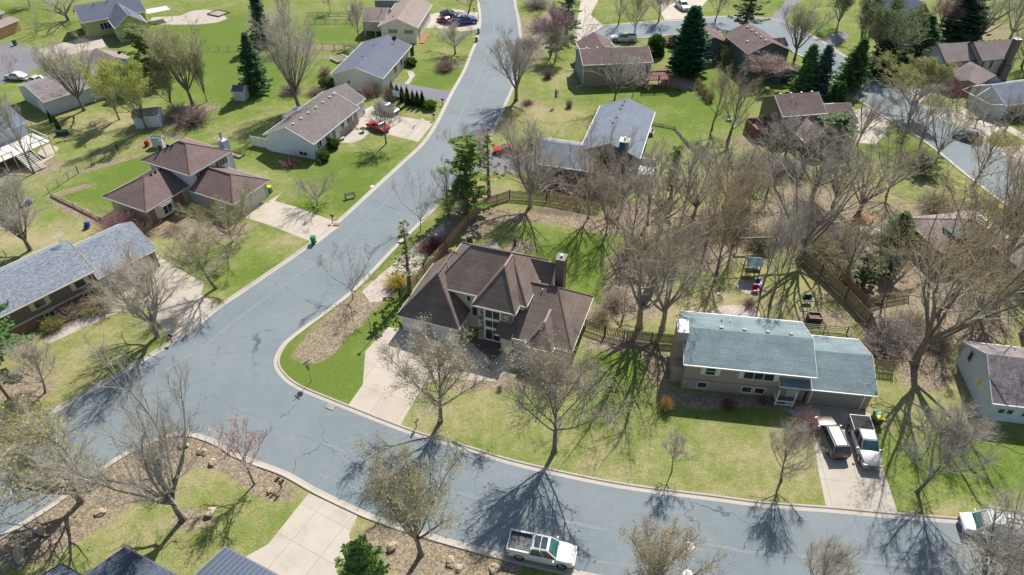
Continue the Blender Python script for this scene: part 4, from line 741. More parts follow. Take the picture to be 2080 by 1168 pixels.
# ---------------- houses ----------------
class House:
    def __init__(s,label,A,B,z,wall,roof,group=None,name='house',cat='house'):
        a=G(*A,z); b=G(*B,z); s.A=A; s.z=z; d=b-a; s.L=d.length; s.th=math.atan2(d.y,d.x)
        s.o=empty(name,(a.x,a.y,0),s.th,label,cat,group); s.wall=wall; s.roof=roof; s.W=None; s.blk=[]
    def loc(s,p,z):
        q=G(*p,z)-s.o.location; c,n=math.cos(s.th),math.sin(s.th); return (q.x*c+q.y*n,-q.x*n+q.y*c)
    def hip(s,x0,x1,y0,y1,ze,r0,r1,zr,ov=.4,wall=None,roof=None,t=.16,zb=0,walls=True,gut='white'):
        """hip roof; r0,r1 the two ends of the ridge"""
        along_x=abs(r1[0]-r0[0])>=abs(r1[1]-r0[1])
        V=[(x0,y0,ze),(x1,y0,ze),(x1,y1,ze),(x0,y1,ze),(*r0,zr),(*r1,zr)]
        F=[(0,1,5,4),(2,3,4,5),(1,2,5),(3,0,4)] if along_x else [(1,2,5,4),(3,0,4,5),(0,1,4),(2,3,5)]
        m=MB(); m.add(V,F); rf=m.build('roof',M[roof or s.roof],s.o,uv=True)
        f=MB(); e=.05
        for (a,b,c,d) in ((x0,x1,y0-e,y0),(x0,x1,y1,y1+e),(x0-e,x0,y0-e,y1+e),(x1,x1+e,y0-e,y1+e)): f.box(a,b,c,d,ze-t,ze+.02)
        f.box(x0+.01,x1-.01,y0+.01,y1-.01,ze-t,ze-t+.03); f.build('fascia',M[gut],s.o)
        # ridge caps
        cp=MB()
        for a,b in (((x0,y0,ze),(*r0,zr)),((x1,y0,ze),(*(r1 if along_x else r0),zr)),((x1,y1,ze),(*r1,zr)),((x0,y1,ze),(*(r0 if along_x else r1),zr))): cp.bar(Vector(a)+Vector((0,0,.03)),Vector(b)+Vector((0,0,.03)),.15,.05)
        if (Vector(r1)-Vector(r0)).length>.3: cp.bar((*r0,zr+.03),(*r1,zr+.03),.25,.05)
        cp.build('ridge_cap',M[s.cap if hasattr(s,'cap') else (roof or s.roof)],s.o)
        if walls: w=MB(); w.box(x0+ov,x1-ov,y0+ov,y1-ov,zb,ze-t+.01); w.build('wall',M[wall or s.wall],s.o,uv=True)
        return rf
    def gable(s,x0,x1,y0,y1,ze,rise,ax='x',ov=.4,og=.3,wall=None,roof=None,t=.14,zb=0,walls=True,gut='white',mid=None):
        """gable roof, ridge along ax"""
        if ax=='x': a0,a1,b0,b1=x0,x1,y0,y1; f=lambda a,b,z:(a,b,z)
        else: a0,a1,b0,b1=y0,y1,x0,x1; f=lambda a,b,z:(b,a,z)
        mb=(b0+b1)/2 if mid is None else mid; zr=ze+rise
        S=[(b0,ze),(mb,zr),(b1,ze),(b1,ze-t),(mb,zr-t),(b0,ze-t)]
        V=[f(a0,b,z) for b,z in S]+[f(a1,b,z) for b,z in S]
        F=[(0,6,7,1),(1,7,8,2),(3,9,10,4),(4,10,11,5),(0,1,4,5),(1,2,3,4),(6,11,10,7),(7,10,9,8),(0,5,11,6),(2,8,9,3)]
        if ax=='x': F=[g[::-1] for g in F]
        m=MB(); m.add(V,F); rf=m.build('roof',M[roof or s.roof],s.o,uv=True); me=rf.data
        import bmesh; bm=bmesh.new(); bm.from_mesh(me); bmesh.ops.recalc_face_normals(bm,faces=bm.faces); bm.to_mesh(me); bm.free()
        g=MB()
        for b in (b0-.05,b1+.05):
            P=[f(a0,b-.055,ze-.13),f(a1,b+.055,ze+.0)]
            g.box(min(P[0][0],P[1][0]),max(P[0][0],P[1][0]),min(P[0][1],P[1][1]),max(P[0][1],P[1][1]),ze-.13,ze+.0)
        for a in (a0-.02,a1+.02):
            for ba,bb in ((b0,mb),(b1,mb)): g.bar(f(a,ba,ze-.06),f(a,bb,zr-.06),.05,.2)
        g.build('gutter',M[gut],s.o)
        if walls:
            k0=(ze+rise*ov/(mb-b0)-t)if mb>b0 else ze-t; k1=(ze+rise*ov/(b1-mb)-t) if b1>mb else ze-t
            S=[(b0+ov,zb),(b0+ov,k0),(mb,zr-t),(b1-ov,k1),(b1-ov,zb)]; n=5
            V=[f(a0+og,b,z) for b,z in S]+[f(a1-og,b,z) for b,z in S]
            F=[tuple(range(n)),tuple(range(2*n-1,n-1,-1))]+[(i,n+i,n+(i+1)%n,(i+1)%n) for i in range(n)]
            o=mk('wall',V,F,M[wall or s.wall],s.o); bm=bmesh.new(); bm.from_mesh(o.data); bmesh.ops.recalc_face_normals(bm,faces=bm.faces); bm.to_mesh(o.data); bm.free()
            ul=o.data.uv_layers.new(name='UVMap')
            for p in o.data.polygons:
                for li in p.loop_indices:
                    c=o.data.vertices[o.data.loops[li].vertex_index].co; ul.data[li].uv=((c.x+c.y),c.z)
        s.blk.append((x0,x1,y0,y1,ze,rise,ax,mb)); return rf
    def rz(s,k,x,y):
        x0,x1,y0,y1,ze,rise,ax,mb=s.blk[k]; q,b0,b1=(y,y0,y1) if ax=='x' else (x,x0,x1)
        return ze+rise*((q-b0)/(mb-b0) if q<mb else (b1-q)/(b1-mb))
    def win(s,side,c,y,z,w,h,shut=None,cols=1,rows=1,pane='glass',frame='white',name='window',sill=True):
        """side f/b: wall plane y=c.. ; l/r: wall plane x=c ; y = centre along the wall"""
        m=MB(); g=MB(); d=.06
        def bx(mm,a0,a1,z0,z1,o0,o1):
            if side=='f': mm.box(a0,a1,c-o1,c-o0,z0,z1)
            elif side=='b': mm.box(a0,a1,c+o0,c+o1,z0,z1)
            elif side=='l': mm.box(c-o1,c-o0,a0,a1,z0,z1)
            else: mm.box(c+o0,c+o1,a0,a1,z0,z1)
        a0,a1,z0,z1=y-w/2,y+w/2,z-h/2,z+h/2; fw=.09
        bx(m,a0-fw,a0,z0-fw,z1+fw,0,d); bx(m,a1,a1+fw,z0-fw,z1+fw,0,d); bx(m,a0,a1,z1,z1+fw,0,d); bx(m,a0,a1,z0-fw,z0,0,d+.03)
        for i in range(1,cols): q=a0+w*i/cols; bx(m,q-.035,q+.035,z0,z1,0,d-.01)
        for i in range(1,rows): q=z0+h*i/rows; bx(m,a0,a1,q-.03,q+.03,0,d-.012)
        f=m.build(name,M[frame],s.o); bx(g,a0,a1,z0,z1,.003,.03); g.build('pane',M[pane],f)
        if shut:
            for q0,q1 in ((a0-fw-.42,a0-fw-.02),(a1+fw+.02,a1+fw+.42)): sm=MB(); bx(sm,q0,q1,z0-.06,z1+.06,0,.05); sm.build('shutter',M[shut],s.o)
        return f
    def vent(s,k,x,y,mat='steel',w=.28):
        z=s.rz(k,x,y); m=MB(); m.box(x-w/2,x+w/2,y-w/2,y+w/2,z-.1,z+.16); m.box(x-w/2-.05,x+w/2+.05,y-w/2-.05,y+w/2+.05,z+.16,z+.21); m.build('roof_vent',M[mat],s.o)
    def pipe(s,k,x,y,h=.45,mat='white'):
        z=s.rz(k,x,y); m=MB(); m.cyl((x,y,z-.1),(x,y,z+h),.06,n=8); m.cyl((x,y,z-.05),(x,y,z+.07),.13,.08,n=8); m.build('vent_pipe',M[mat],s.o)
    def chim(s,x0,x1,y0,y1,zt,mat,z0=0,cap='steel',flue=True):
        m=MB(); m.box(x0,x1,y0,y1,z0,zt); c=m.build('chimney',M[mat],s.o,uv=True); m=MB(); m.box(x0-.06,x1+.06,y0-.06,y1+.06,zt,zt+.1); m.build('chimney_cap',M[cap],c)
        if not flue: return
        m=MB(); cx,cy=(x0+x1)/2,(y0+y1)/2; m.cyl((cx,cy,zt+.1),(cx,cy,zt+.35),.11,n=12); m.cyl((cx,cy,zt+.35),(cx,cy,zt+.4),.17,.15,n=12); m.build('flue',M['steel'],c)
    def part(s,name,m,mat,uv=False): return m.build(name,M[mat],s.o,uv=uv)
    def garage(s,side,c,a0,a1,h=2.15,mat='white_door',frame='white'):
        m=MB(); fr=MB()
        def bx(mm,p0,p1,z0,z1,o0,o1):
            if side=='f': mm.box(p0,p1,c-o1,c-o0,z0,z1)
            elif side=='r': mm.box(c+o0,c+o1,p0,p1,z0,z1)
            elif side=='l': mm.box(c-o1,c-o0,p0,p1,z0,z1)
        for i in range(4): bx(m,a0,a1,.02+i*h/4,.02+(i+1)*h/4-.03,.0,.035)
        bx(m,a0,a1,.0,h,-.02,.02); m.build('garage_door',M[mat],s.o)
        bx(fr,a0-.16,a0,0,h+.14,0,.05); bx(fr,a1,a1+.16,0,h+.14,0,.05); bx(fr,a0,a1,h,h+.14,0,.05); fr.build('garage_door_frame',M[frame],s.o)
    def door(s,side,c,a,w=.95,h=2.05,z0=.15,mat='white_door'):
        m=MB(); fr=MB()
        def bx(mm,p0,p1,q0,q1,o0,o1):
            if side=='f': mm.box(p0,p1,c-o1,c-o0,q0,q1)
            elif side=='l': mm.box(c-o1,c-o0,p0,p1,q0,q1)
            else: mm.box(c+o0,c+o1,p0,p1,q0,q1)
        bx(m,a-w/2,a+w/2,z0,z0+h,0,.05); d=m.build('door',M[mat],s.o); bx(fr,a-w/2-.1,a-w/2,z0,z0+h+.1,0,.07); bx(fr,a+w/2,a+w/2+.1,z0,z0+h+.1,0,.07); bx(fr,a-w/2,a+w/2,z0+h,z0+h+.1,0,.07); fr.build('door_frame',M['white'],d)

# --- brown house with the stone stair tower ---
h=House('large brown-roofed house with tall stone-flanked window tower, on the street corner',(805.7,639.8),(931.5,670),2.6,'s_offwhite','r_brown'); h.cap='r_brown'
# front-left garage wing, tall main block, tower, right wing, rear wing
h.hip(0,7.75,0,10.5,2.6,(3.85,3.65),(3.85,8.2),6.95,ov=.35)
h.hip(3.3,14.7,3.1,12.2,5.4,(6.4,7.9),(11.3,7.9),8.7,ov=.45)
h.cap='copper'; h.hip(8.75,13.9,1.55,7.6,5.35,(11.4,5.2),(11.45,7.6),8.72,ov=.5)
h.cap='r_brown'; h.hip(11.8,20.7,.55,10.4,2.75,(12.6,6.7),(17.2,6.7),6.1,ov=.55)
h.cap='copper'; h.hip(15.5,18.7,-.25,4.6,2.8,(17.1,2.0),(17.1,4.3),4.75,ov=.5)
h.gable(11.5,16.1,8.0,11.2,5.2,1.9,'x')
m=MB(); 
for a,b in ((9.25,10.0),(12.05,13.4)): m.box(a,b,1.93,2.06,0,5.15)
m.box(9.25,9.27,1.9,3.0,0,5.1); h.part('stone_facing',m,'fieldstone',True)
h.win('f',2.02,11.03,1.05,1.7,1.5,cols=2,rows=1); h.win('f',2.02,11.03,2.7,1.7,.95,cols=2); h.win('f',2.02,11.03,4.15,1.7,1.1,cols=2)
m=MB(); m.box(10.0,10.15,1.95,2.06,.1,4.9); m.box(11.92,12.05,1.95,2.06,.1,4.9); m.box(10.15,11.92,1.96,2.05,.1,.25); m.box(10.15,11.92,1.96,2.05,3.2,3.55); m.box(10.15,11.92,1.96,2.05,1.86,2.16); h.part('window_surround',m,'white')
h.win('f',3.55,8.35,2.6,.75,1.3); h.win('f',3.55,7.6,4.4,.4,.7)
h.garage('f',.35,.6,3.4,2.2,'white_door','offwhite'); h.garage('f',.35,4.3,7.1,2.2,'white_door','offwhite'); m=MB(); m.box(3.6,3.95,.2,.34,0,2.4); h.part('pier',m,'wood')
h.door('f',1.1,14.6,1.0,2.1,.35,'offwhite'); m=MB(); m.box(13.9,15.4,-.5,1.05,.0,.32); m.box(13.9,15.4,-1.0,-.5,0,.16); h.part('entry_step',m,'paver')
m=MB(); m.add([(12.4,.2,2.75),(13.9,.2,2.75),(13.9,2.0,3.6),(12.4,2.0,3.6),(12.4,.2,2.65),(13.9,.2,2.65),(13.9,2.0,2.65),(12.4,2.0,2.65)],[(0,1,2,3),(4,7,6,5),(0,4,5,1),(3,2,6,7),(0,3,7,4),(1,5,6,2)]); h.part('entry_roof',m,'r_brown',True)
m=MB(); m.bar((3.9,6.3,7.0),(5.6,3.3,5.5),.14,.08); m.bar((12.75,6.6,6.22),(13.75,2.4,3.75),.14,.08); h.part('valley_flashing',m,'copper')
h.chim(16.3,17.3,8.6,9.9,8.4,'s_brown',cap='s_brown'); m=MB(); m.cyl((15.6,6.0,5.2),(15.6,6.0,6.0),.07,n=8); m.cyl((13.4,6.9,6.0),(13.4,6.9,6.4),.07,n=8); h.part('vent_pipe',m,'white')
m=MB(); m.box(-.3,.4,3,8,0,1.2) if False else m.cyl((14.0,.25,0),(14.0,.25,2.7),.05,n=6); h.part('downspout',m,'black')

# --- teal-grey split level ---
h=House('teal-grey roofed split-level house with tan siding and double drive',(1388.7,740),(1659.7,767),4.0,'s_tan','r_teal')
L=h.L; h.gable(0,L,0,8.4,4.0,1.45,'x',ov=.45,og=.35)
g=h.loc((1649.5,791),2.7); g2=h.loc((1784,806.7),2.7); gx0=L-.35; h.gable(gx0,g2[0],g[1],g[1]+8.3,2.7,1.6,'x',ov=.5,og=.2)
h.gable(L-3.4,gx0+.1,g[1]+.02,g[1]+5,2.68,1.58,'x',ov=.3,og=.05,walls=False,mid=g[1]+4.1)
m=MB(); m.box(.38,L-.4,.40,.60,0,1.45); h.part('lower_wall',m,'s_tan'); m=MB(); m.box(.3,L-.3,.33,.47,1.45,1.55); h.part('belt_trim',m,'s_tan')
h.win('f',.45,2.95,2.95,.95,1.0,shut='white',rows=2); h.win('f',.45,7.85,2.95,3.0,1.0,shut='white',cols=3)
for x in (2.45,7.05,8.35): h.win('f',.40,x,.85,.95,.75)
h.win('f',.45,L-1.9,1.4,.7,1.9) if False else None
fy=g[1]+.5; h.garage('f',fy,gx0+.35+.2,g2[0]-.95,2.15,'tan_door')
m=MB()
px0,px1=L-3.5,gx0+.1
for x in (px0,px1-1.5): m.box(x,x+.12,fy-1.0,fy-.88,0,2.5)
m.box(px0,px1-1.5,fy-1.0,fy-.9,.95,1.05); m.box(px0,px1-1.5,fy-1.0,fy-.9,.45,.52)
for i in range(9): m.box(px1-1.5-.06-i*.16 if i<5 else px0+.1,px1-1.5-i*.16 if i<5 else px0+.16,fy-.98+(0 if i<5 else (i-5)*.35),fy-.92+(0 if i<5 else (i-5)*.35),.4,1.0)
m.box(px0,px0+.1,fy-1,fy+.6,.95,1.05); h.part('porch_railing',m,'white'); m=MB(); m.box(px0,px1-1.2,fy-1,fy+.9,0,.32); h.part('porch_floor',m,'grey_plastic')
h.door('f',.42,L-1.6,.95,2.05,.4)
h.chim(-.75,.35,2.6,4.6,6.0,'s_tan',cap='white',flue=False); m=MB(); m.box(-.72,0.34,1.2,2.6,0,2.3); h.part('chimney_base',m,'s_tan')
for x in (4.0,6.4,8.8,11.2): h.vent(0,x,4.75,'grey_plastic')
h.pipe(0,4.3,6.6,.35,'grey_plastic'); h.pipe(0,5.2,6.5,.35); m=MB(); m.box(4.2,8.2,9.6,9.75,.6,.75); m.box(4.2,4.3,8.6,9.7,0,.7); m.box(7.5,8.2,9.2,9.75,.5,1.0); h.part('deck_rail',m,'redwood')

# --- white ranch ---
h=House('long white ranch house with grey-brown shingle roof beside the red car',(533.7,273.9),(637,293.4),3.0,'s_white','r_ranch')
L=h.L; h.gable(0,L,0,14.6,3.0,2.2,'y',ov=.45,og=.3); h.gable(.0,L-.9,14.6,18.3,3.0+.0,2.2,'y',ov=.45,og=.02,mid=L/2)
m=MB(); m.box(L-.62,L-.40,.4,14.2,0,1.15); m.box(L-.62,L-.42,6.0,14.2,1.15,2.3); h.part('brick_facing',m,'brown_brick',True)
for y,w in ((2.0,1.2),(4.6,1.2),(9.2,1.0),(11.6,1.6)): h.win('r',L-.42 if y>6 else L-.45,y,1.9,w,1.1,shut='white',cols=2)
h.door('r',L-.42,7.4,1.0,2.1,.2); h.win('f',.3,L-2.6,.75,1.5,.6,cols=2)
h.garage('r',L-1.35,14.95,17.9,2.2,'white_door')
for i in range(7): h.vent(0,L/2+.45,1.6+i*2.2 if i<6 else 14,'offwhite',.24)
h.pipe(0,L/2-.6,9.5); h.pipe(0,L/2-.9,7.6,.3,'grey_plastic')
m=MB()   # white deck and screen fence on the left side
m.box(-2.6,.3,8.8,13.0,.9,1.02)
for y in (8.8,10.9,13.0): m.box(-2.65,-2.55,y-.05,y+.05,0,2.0)
m.box(-2.65,-2.58,8.8,13.0,1.85,1.95); m.box(-2.65,-2.6,8.8,13.0,1.0,1.75); m.box(-2.6,0,12.95,13.0,1.0,1.95); m.box(-2.6,0,8.78,8.82,1.0,1.95); h.part('deck',m,'white')
m=MB(); m.box(-2.7,.4,-.6,-.55,.05,1.8) if False else None; m.box(-3.6,.35,.9,.97,.05,1.75); m.box(-3.6,-3.5,.85,1.02,0,1.85); m.box(-1.7,-1.6,.85,1.02,0,1.85); m.box(-.3,.3,.5,2.6,.05,1.3); h.part('privacy_screen',m,'white')
m=MB(); m.bar((L+.0,.3,.9),(L+.9,-.3,.1),.12,.08); m.box(L-.5,L-.38,.3,.42,.8,2.8); h.part('downspout',m,'white')

# --- slate-blue roofed white house ---
h=House('white house with slate-blue roof, satellite dish and arborvitae row, upper middle',(670,151),(777.5,160),2.9,'s_cream','r_slate')
L=h.L; h.gable(0,L,0,17.9,2.9,1.75,'y',ov=.45,og=.25)
for x,y in ((L/2-1.0,6.5),(L/2-.9,12.6),): h.vent(0,x,y,'grey_plastic',.22)
h.pipe(0,L/2+1.2,12.2,.7); m=MB(); z=h.rz(0,L-3.0,16.0); m.cyl((L-3.0,16.0,z),(L-3.0,16.0,z+.8),.05,n=6); m.cyl((L-3.0,15.9,z+.95),(L-3.0,15.8,z+1.05),.5,.5,n=14); h.part('satellite_dish',m,'darkmetal')
h.win('f',.25,3.6,1.6,.5,.5,pane='glass'); h.door('f',.25,L-2.6,.9,2.0,.1); h.garage('r',L-.45,.9,4.6,2.2,'white_door')
h.win('r',L-.45,8.0,1.6,1.4,1.2,cols=2); h.win('r',L-.45,12.0,1.6,1.4,1.2,cols=2); m=MB()
for y in (6.0,8.6,11.6,13.4,16.5): m.box(L-.12,L-.02,y-.05,y+.05,0,2.85)
h.part('porch_post',m,'white')

# --- beige house at top ---
h=House('beige house with pinkish-tan roof and raised left wing at the top',(767.5,54),(848,57),3.6,'s_cream','r_tan')
L=h.L; h.gable(0,L,0,16.5,3.6,1.9,'y',ov=.5,og=.3); h.gable(-4.8,.6,3.4,11.4,3.5,1.9,'x',ov=.4,wall='s_greige',zb=1.2,og=.2,gut='offwhite')
for x in (L*.36,L*.76): h.win('f',.3,x,2.6,.9,.8,shut='canvas_blue',cols=2)
h.vent(0,L*.3,3.5,'grey_plastic'); m=MB(); z=h.rz(1,-.6,6); m.cyl((-.6,6,z-.1),(-.6,6,z+1.4),.07,n=6); h.part('mast',m,'darkmetal')
m=MB()
for x,y in ((-4.3,3.9),(-1.9,3.9),(-4.3,10.9)): m.box(x-.08,x+.08,y-.08,y+.08,0,1.3)
h.part('stilt',m,'offwhite'); h.door('r',L-.5,3.2,.9,2.0,.2,'canvas_blue'); m=MB(); m.box(L,L+1.1,.5,7,0,.18); h.part('brick_walk',m,'terracotta')
h=House('pale blue-grey house wall behind the beige house at the top edge',(770,0),(800,0),4,'s_bluegrey','r_tan'); h.gable(-1.5,7,0,8,4,1.5,'x')

# --- plum hipped-roof house ---
h=House('two-storey house with plum hipped roofs and brick bay front',(285.7,326),(385.6,357.4),5.2,'s_white','r_plum'); L=h.L
h.hip(0,L,0,8.2,5.2,(L/2-.7,4.1),(L/2+.7,4.1),7.5,ov=.7)
h.win('r',L-.7,2.6,4.1,1.1,1.0,shut='redwood',cols=2); h.win('r',L-.7,6.4,4.1,1.1,1.0,shut='redwood',cols=2)
a=h.loc((206.6,400),2.7); b=h.loc((297,430.5),2.7); x0,x1,y0=a[0],b[0],(a[1]+b[1])/2
y1=y0+11.5; h.hip(x0,x1,y0,y1,2.7,((x0+x1)/2,y0+4.4),((x0+x1)/2,y1-1),4.95,ov=.6,wall='s_beige')
m=MB(); m.box(x1-.62,x1-.5,y0+.7,y0+6.6,0,2.5); h.part('brick_facing',m,'red_brick',True)
m=MB(); m.prism([(x1-.5,y0+1.6),(x1+.15,y0+2.2),(x1+.15,y0+4.2),(x1-.5,y0+4.9)],.5,2.45); h.part('bay_window',m,'offwhite')
h.win('r',x1+.15,y0+3.2,1.5,1.5,1.2,cols=2,name='bay_window_pane'); 
c=h.loc((398.8,392.8),2.7); d=h.loc((474,415.4),2.7); x2,x3,yy=c[0],d[0]+0,(c[1]+d[1])/2
h.hip(x2-1.5,x3,yy,yy+7.6,2.7,(x2-1,yy+3.8),(x3-3.4,yy+3.8),4.8,ov=.5,wall='s_beige'); h.garage('r',x3-.5,yy+1.2,yy+6.2,2.15,'offwhite')
m=MB(); m.box(L/2+2.2,L/2+3.4,8.4,9.4,0,6.3); c2=h.part('chimney',m,'s_pale'); m=MB(); m.cyl((L/2+2.6,8.9,6.3),(L/2+2.6,8.9,7.3),.17,n=10); m.cyl((L/2+2.6,8.9,7.3),(L/2+2.6,8.9,7.5),.25,n=10); m.build('flue',M['steel'],c2)
m=MB()
for x,y in ((L/2-1.2,3.1),(L/2-1.9,2.9),(L/2+.1,3.9),(L/2-2.8,2.2)): m.box(x-.15,x+.15,y-.15,y+.15,6.2,7.15)
h.part('roof_vent',m,'darkmetal'); m=MB(); m.box(-1.1,.7,5.2,6.4,2.2,3.2); h.part('side_bay',m,'s_pale')
m=MB()
for i in range(6): m.box((x0+x1)/2+.25,(x0+x1)/2+.5,y0+5.2+i*.8,y0+5.4+i*.8,4.6,5.02)
h.part('ridge_vent',m,'darkmetal')

# --- mottled grey roofed house at left ---
h=House('taupe and brick house with mottled grey shingle roof at the left edge',(42,624),(193.7,549.5),3.7,'s_taupe','r_mottle'); L=h.L
h.gable(-9,L,0,9.6,3.7,2.35,'x',ov=.45,og=.2,gut='cream'); e=h.loc((300,512),2.9); h.gable(L-.3,L+7.4,-.6,8.8,2.9,2.3,'x',ov=.5,og=.2,gut='cream')
for x in (1.9,6.6): h.win('f',.45,x,2.75,1.2,.95,shut='cream',cols=1)
m=MB(); m.box(-8.6,L-.3,.33,.44,0,1.45); h.part('brick_base',m,'red_brick',True); m=MB(); m.box(-8.7,L-.3,.22,.44,1.46,1.62); h.part('belt_trim',m,'cream'); h.win('f',.32,2.2,.85,1.1,.75,cols=2); h.win('f',.32,6.9,.85,1.1,.75,cols=2)
h.garage('f',-.1,L+1.0,L+6.2,2.1,'s_beige','cream'); m=MB(); m.cyl((L-.8,4.9,6.0),(L-.8,4.9,7.2),.03,n=5)
for i in range(6): m.bar((L-.8-.5,4.9+.2-i*.06,7.1-.03*i),(L+.4-.5,5.1-i*.12,7.1),.03,.03)
h.part('antenna',m,'white')

# --- white house at right ---
h=House('white-gabled house with weathered grey roof at the right edge',(2016,819),(2100,829),2.8,'s_white','r_weather'); h.gable(0,16,0,9,2.8,2.45,'x',ov=.4,og=.3)
h.win('l',.3,3.6,1.9,.5,.9,frame='white',pane='yellow_plastic'); h.win('l',.3,6.9,2.6,.5,1.0,frame='oldwood'); h.win('f',.4,1.5,1.5,.55,.6,pane='green_glass'); h.win('f',.4,2.3,1.5,.55,.6,pane='green_glass'); h.win('f',.4,4.2,1.5,1.4,.8,cols=2)
# --- navy house ---
h=House('navy-sided house with blue-grey roofs in the centre behind the trees',(1177,304.5),(1300,322),4.2,'s_navy','r_bluegrey'); L=h.L
h.gable(0,L,0,16.8,4.2,1.9,'y',ov=.4,og=.3); a=h.loc((1080,331),2.9); b=h.loc((1184,346),2.9); y0=(a[1]+b[1])/2; h.gable(a[0],b[0]+1.5,y0,y0+8.6,2.9,1.8,'x',ov=.4,og=.3)
for t in (.2,.62): h.win('f',y0+.4,a[0]+(b[0]-a[0])*t+.5,1.6,1.0,.6,cols=2,pane='glass')
h.win('f',.3,2.6,2.6,1.2,1.2,cols=2); h.win('f',.3,6.2,2.6,1.2,1.2,cols=2)
m=MB(); m.box(L-3.3,L-2.0,-.3,1.1,0,6.6); c2=h.part('chimney',m,'s_navy'); m=MB(); m.box(L-3.4,L-1.9,-.4,1.2,6.6,6.75); m.cyl((L-2.6,.4,6.75),(L-2.6,.4,7.2),.2,n=10); m.build('chimney_cap',M['offwhite'],c2)
for x,y in ((L/2-.5,15.6),(L/2-.6,14.2),(L/2-.7,12.8),(L/2-.8,9.5),(L/2-1,7.6)): h.vent(0,x,y,'darkmetal',.2)
h.pipe(0,L/2-1.6,8.8,.3); m=MB(); m.box(L+.0,L+2.6,-1.0,2.6,2.0,2.12); m.box(L+2.5,L+2.6,-1,2.6,2.12,3.0); m.box(L,L+2.6,2.5,2.6,2.12,3.0)
for i in range(8): m.box(L+1.3,L+2.5,-1.0-i*.28,-.8-i*.28,1.8-i*.24,1.9-i*.24)
for x,y in ((L+.1,-.9),(L+2.5,-.9),(L+2.5,2.5)): m.box(x-.06,x+.06,y-.06,y+.06,0,3.0)
h.part('deck',m,'white'); m=MB()
for x in (L+.4,L+1.1): m.cyl((x,-1.3,.0),(x,-1.3,1.2),.35,.3,n=10)
h.part('straw_bale',m,'cream') if False else None
# --- brown roofed blue-grey house, deck ---
h=House('blue-grey sided house with brown roof and red wooden deck, top centre',(1184,132.5),(1327,126),4.4,'s_bluegrey','r_cocoa'); L=h.L
h.gable(0,L,0,8.6,4.4,1.6,'x',ov=.3,og=.25); h.gable(1.6,9.0,6.5,15.0,3.4,2.1,'y',ov=.4,og=.3)
m=MB(); m.box(.5,L-.3,.18,.29,0,4.2); h.part('brick_front',m,'brown_brick',True)
for i in range(4): h.vent(0,1.6+i*2.1,4.7,'offwhite',.25)
h.win('f',.18,4.0,2.9,1.3,1.1,cols=2); h.win('f',.18,7.4,2.9,1.3,1.1,cols=2); h.door('f',.18,10.4,1.6,2.0,2.1,'offwhite'); m=MB(); m.bar((-.1,.0,.3),(-1.2,-.1,.05),.14,.1); m.box(.2,.32,.1,.22,.2,4.2); m.bar((0,8.2,.3),(-1.4,8.6,.05),.14,.1); h.part('downspout',m,'white')
m=MB(); dk=MB(); dk.box(L-2.2,L+3.2,-3.0,0,1.9,2.05)
for i in range(18): x=L-2.2+i*.32; dk.box(x,x+.06,-3.05,-2.98,2.05,2.95)
dk.box(L-2.2,L+3.2,-3.08,-2.95,2.95,3.05); dk.box(L+3.15,L+3.28,-3,0,2.95,3.05)
for x,y in ((L-2.1,-2.9),(L+.6,-2.9),(L+3.1,-2.9),(L+3.1,-.1)): dk.box(x-.08,x+.08,y-.08,y+.08,0,2.9)
for i in range(9): dk.box(L+3.25+i*.22,L+3.5+i*.22,-3.2-i*.12,-2.0-i*.12,1.8-i*.2,1.9-i*.2)
dk.box(L-1,L+3.5,.2,1.4,2.2,2.5); dk.build('deck',M['redwood'],h.o)
# --- slate gables ---
h=House('slate-sided house with big brown gable roof facing the far street bend',(1520,111),(1609,104),4.8,'s_slate','r_cocoa'); L=h.L; h.gable(0,L,0,11.5,4.8,2.0,'y',ov=.3,og=.6,gut='darkmetal')
h.win('f',.6,L*.66,4.0,1.0,1.0,cols=2); h.win('f',.6,L*.4,2.9,1.0,1.7,cols=2)
for i in range(5): h.vent(0,L/2-.5,1.8+i*2.0,'offwhite',.25)
h.vent(0,L*.2,4.6,'offwhite',.25); h.pipe(0,L*.28,7.6); h.gable(L*.45,L*.95,-4.4,.3,2.3,.9,'y',ov=.25,og=.1,gut='darkmetal'); h.win('f',-4.3,L*.7,1.2,1.6,1.4,cols=2,frame='darkmetal'); h.gable(L-.6,L+1.6,4.2,8.2,4.3,1.0,'x',og=.2,gut='darkmetal')
h=House('slate-sided garage gable with brown roof between the dense spruce and the bend',(1410,95),(1487,91),3.4,'s_slate','r_cocoa'); L=h.L; h.gable(0,L,0,10,3.4,1.7,'y',ov=.3,og=.4,gut='darkmetal'); h.vent(0,L/2-.4,2.4,'offwhite',.25); h.vent(0,L/2-.4,4.6,'offwhite',.25); h.win('f',.4,L*.45,1.6,1.5,.6,cols=3,frame='offwhite')
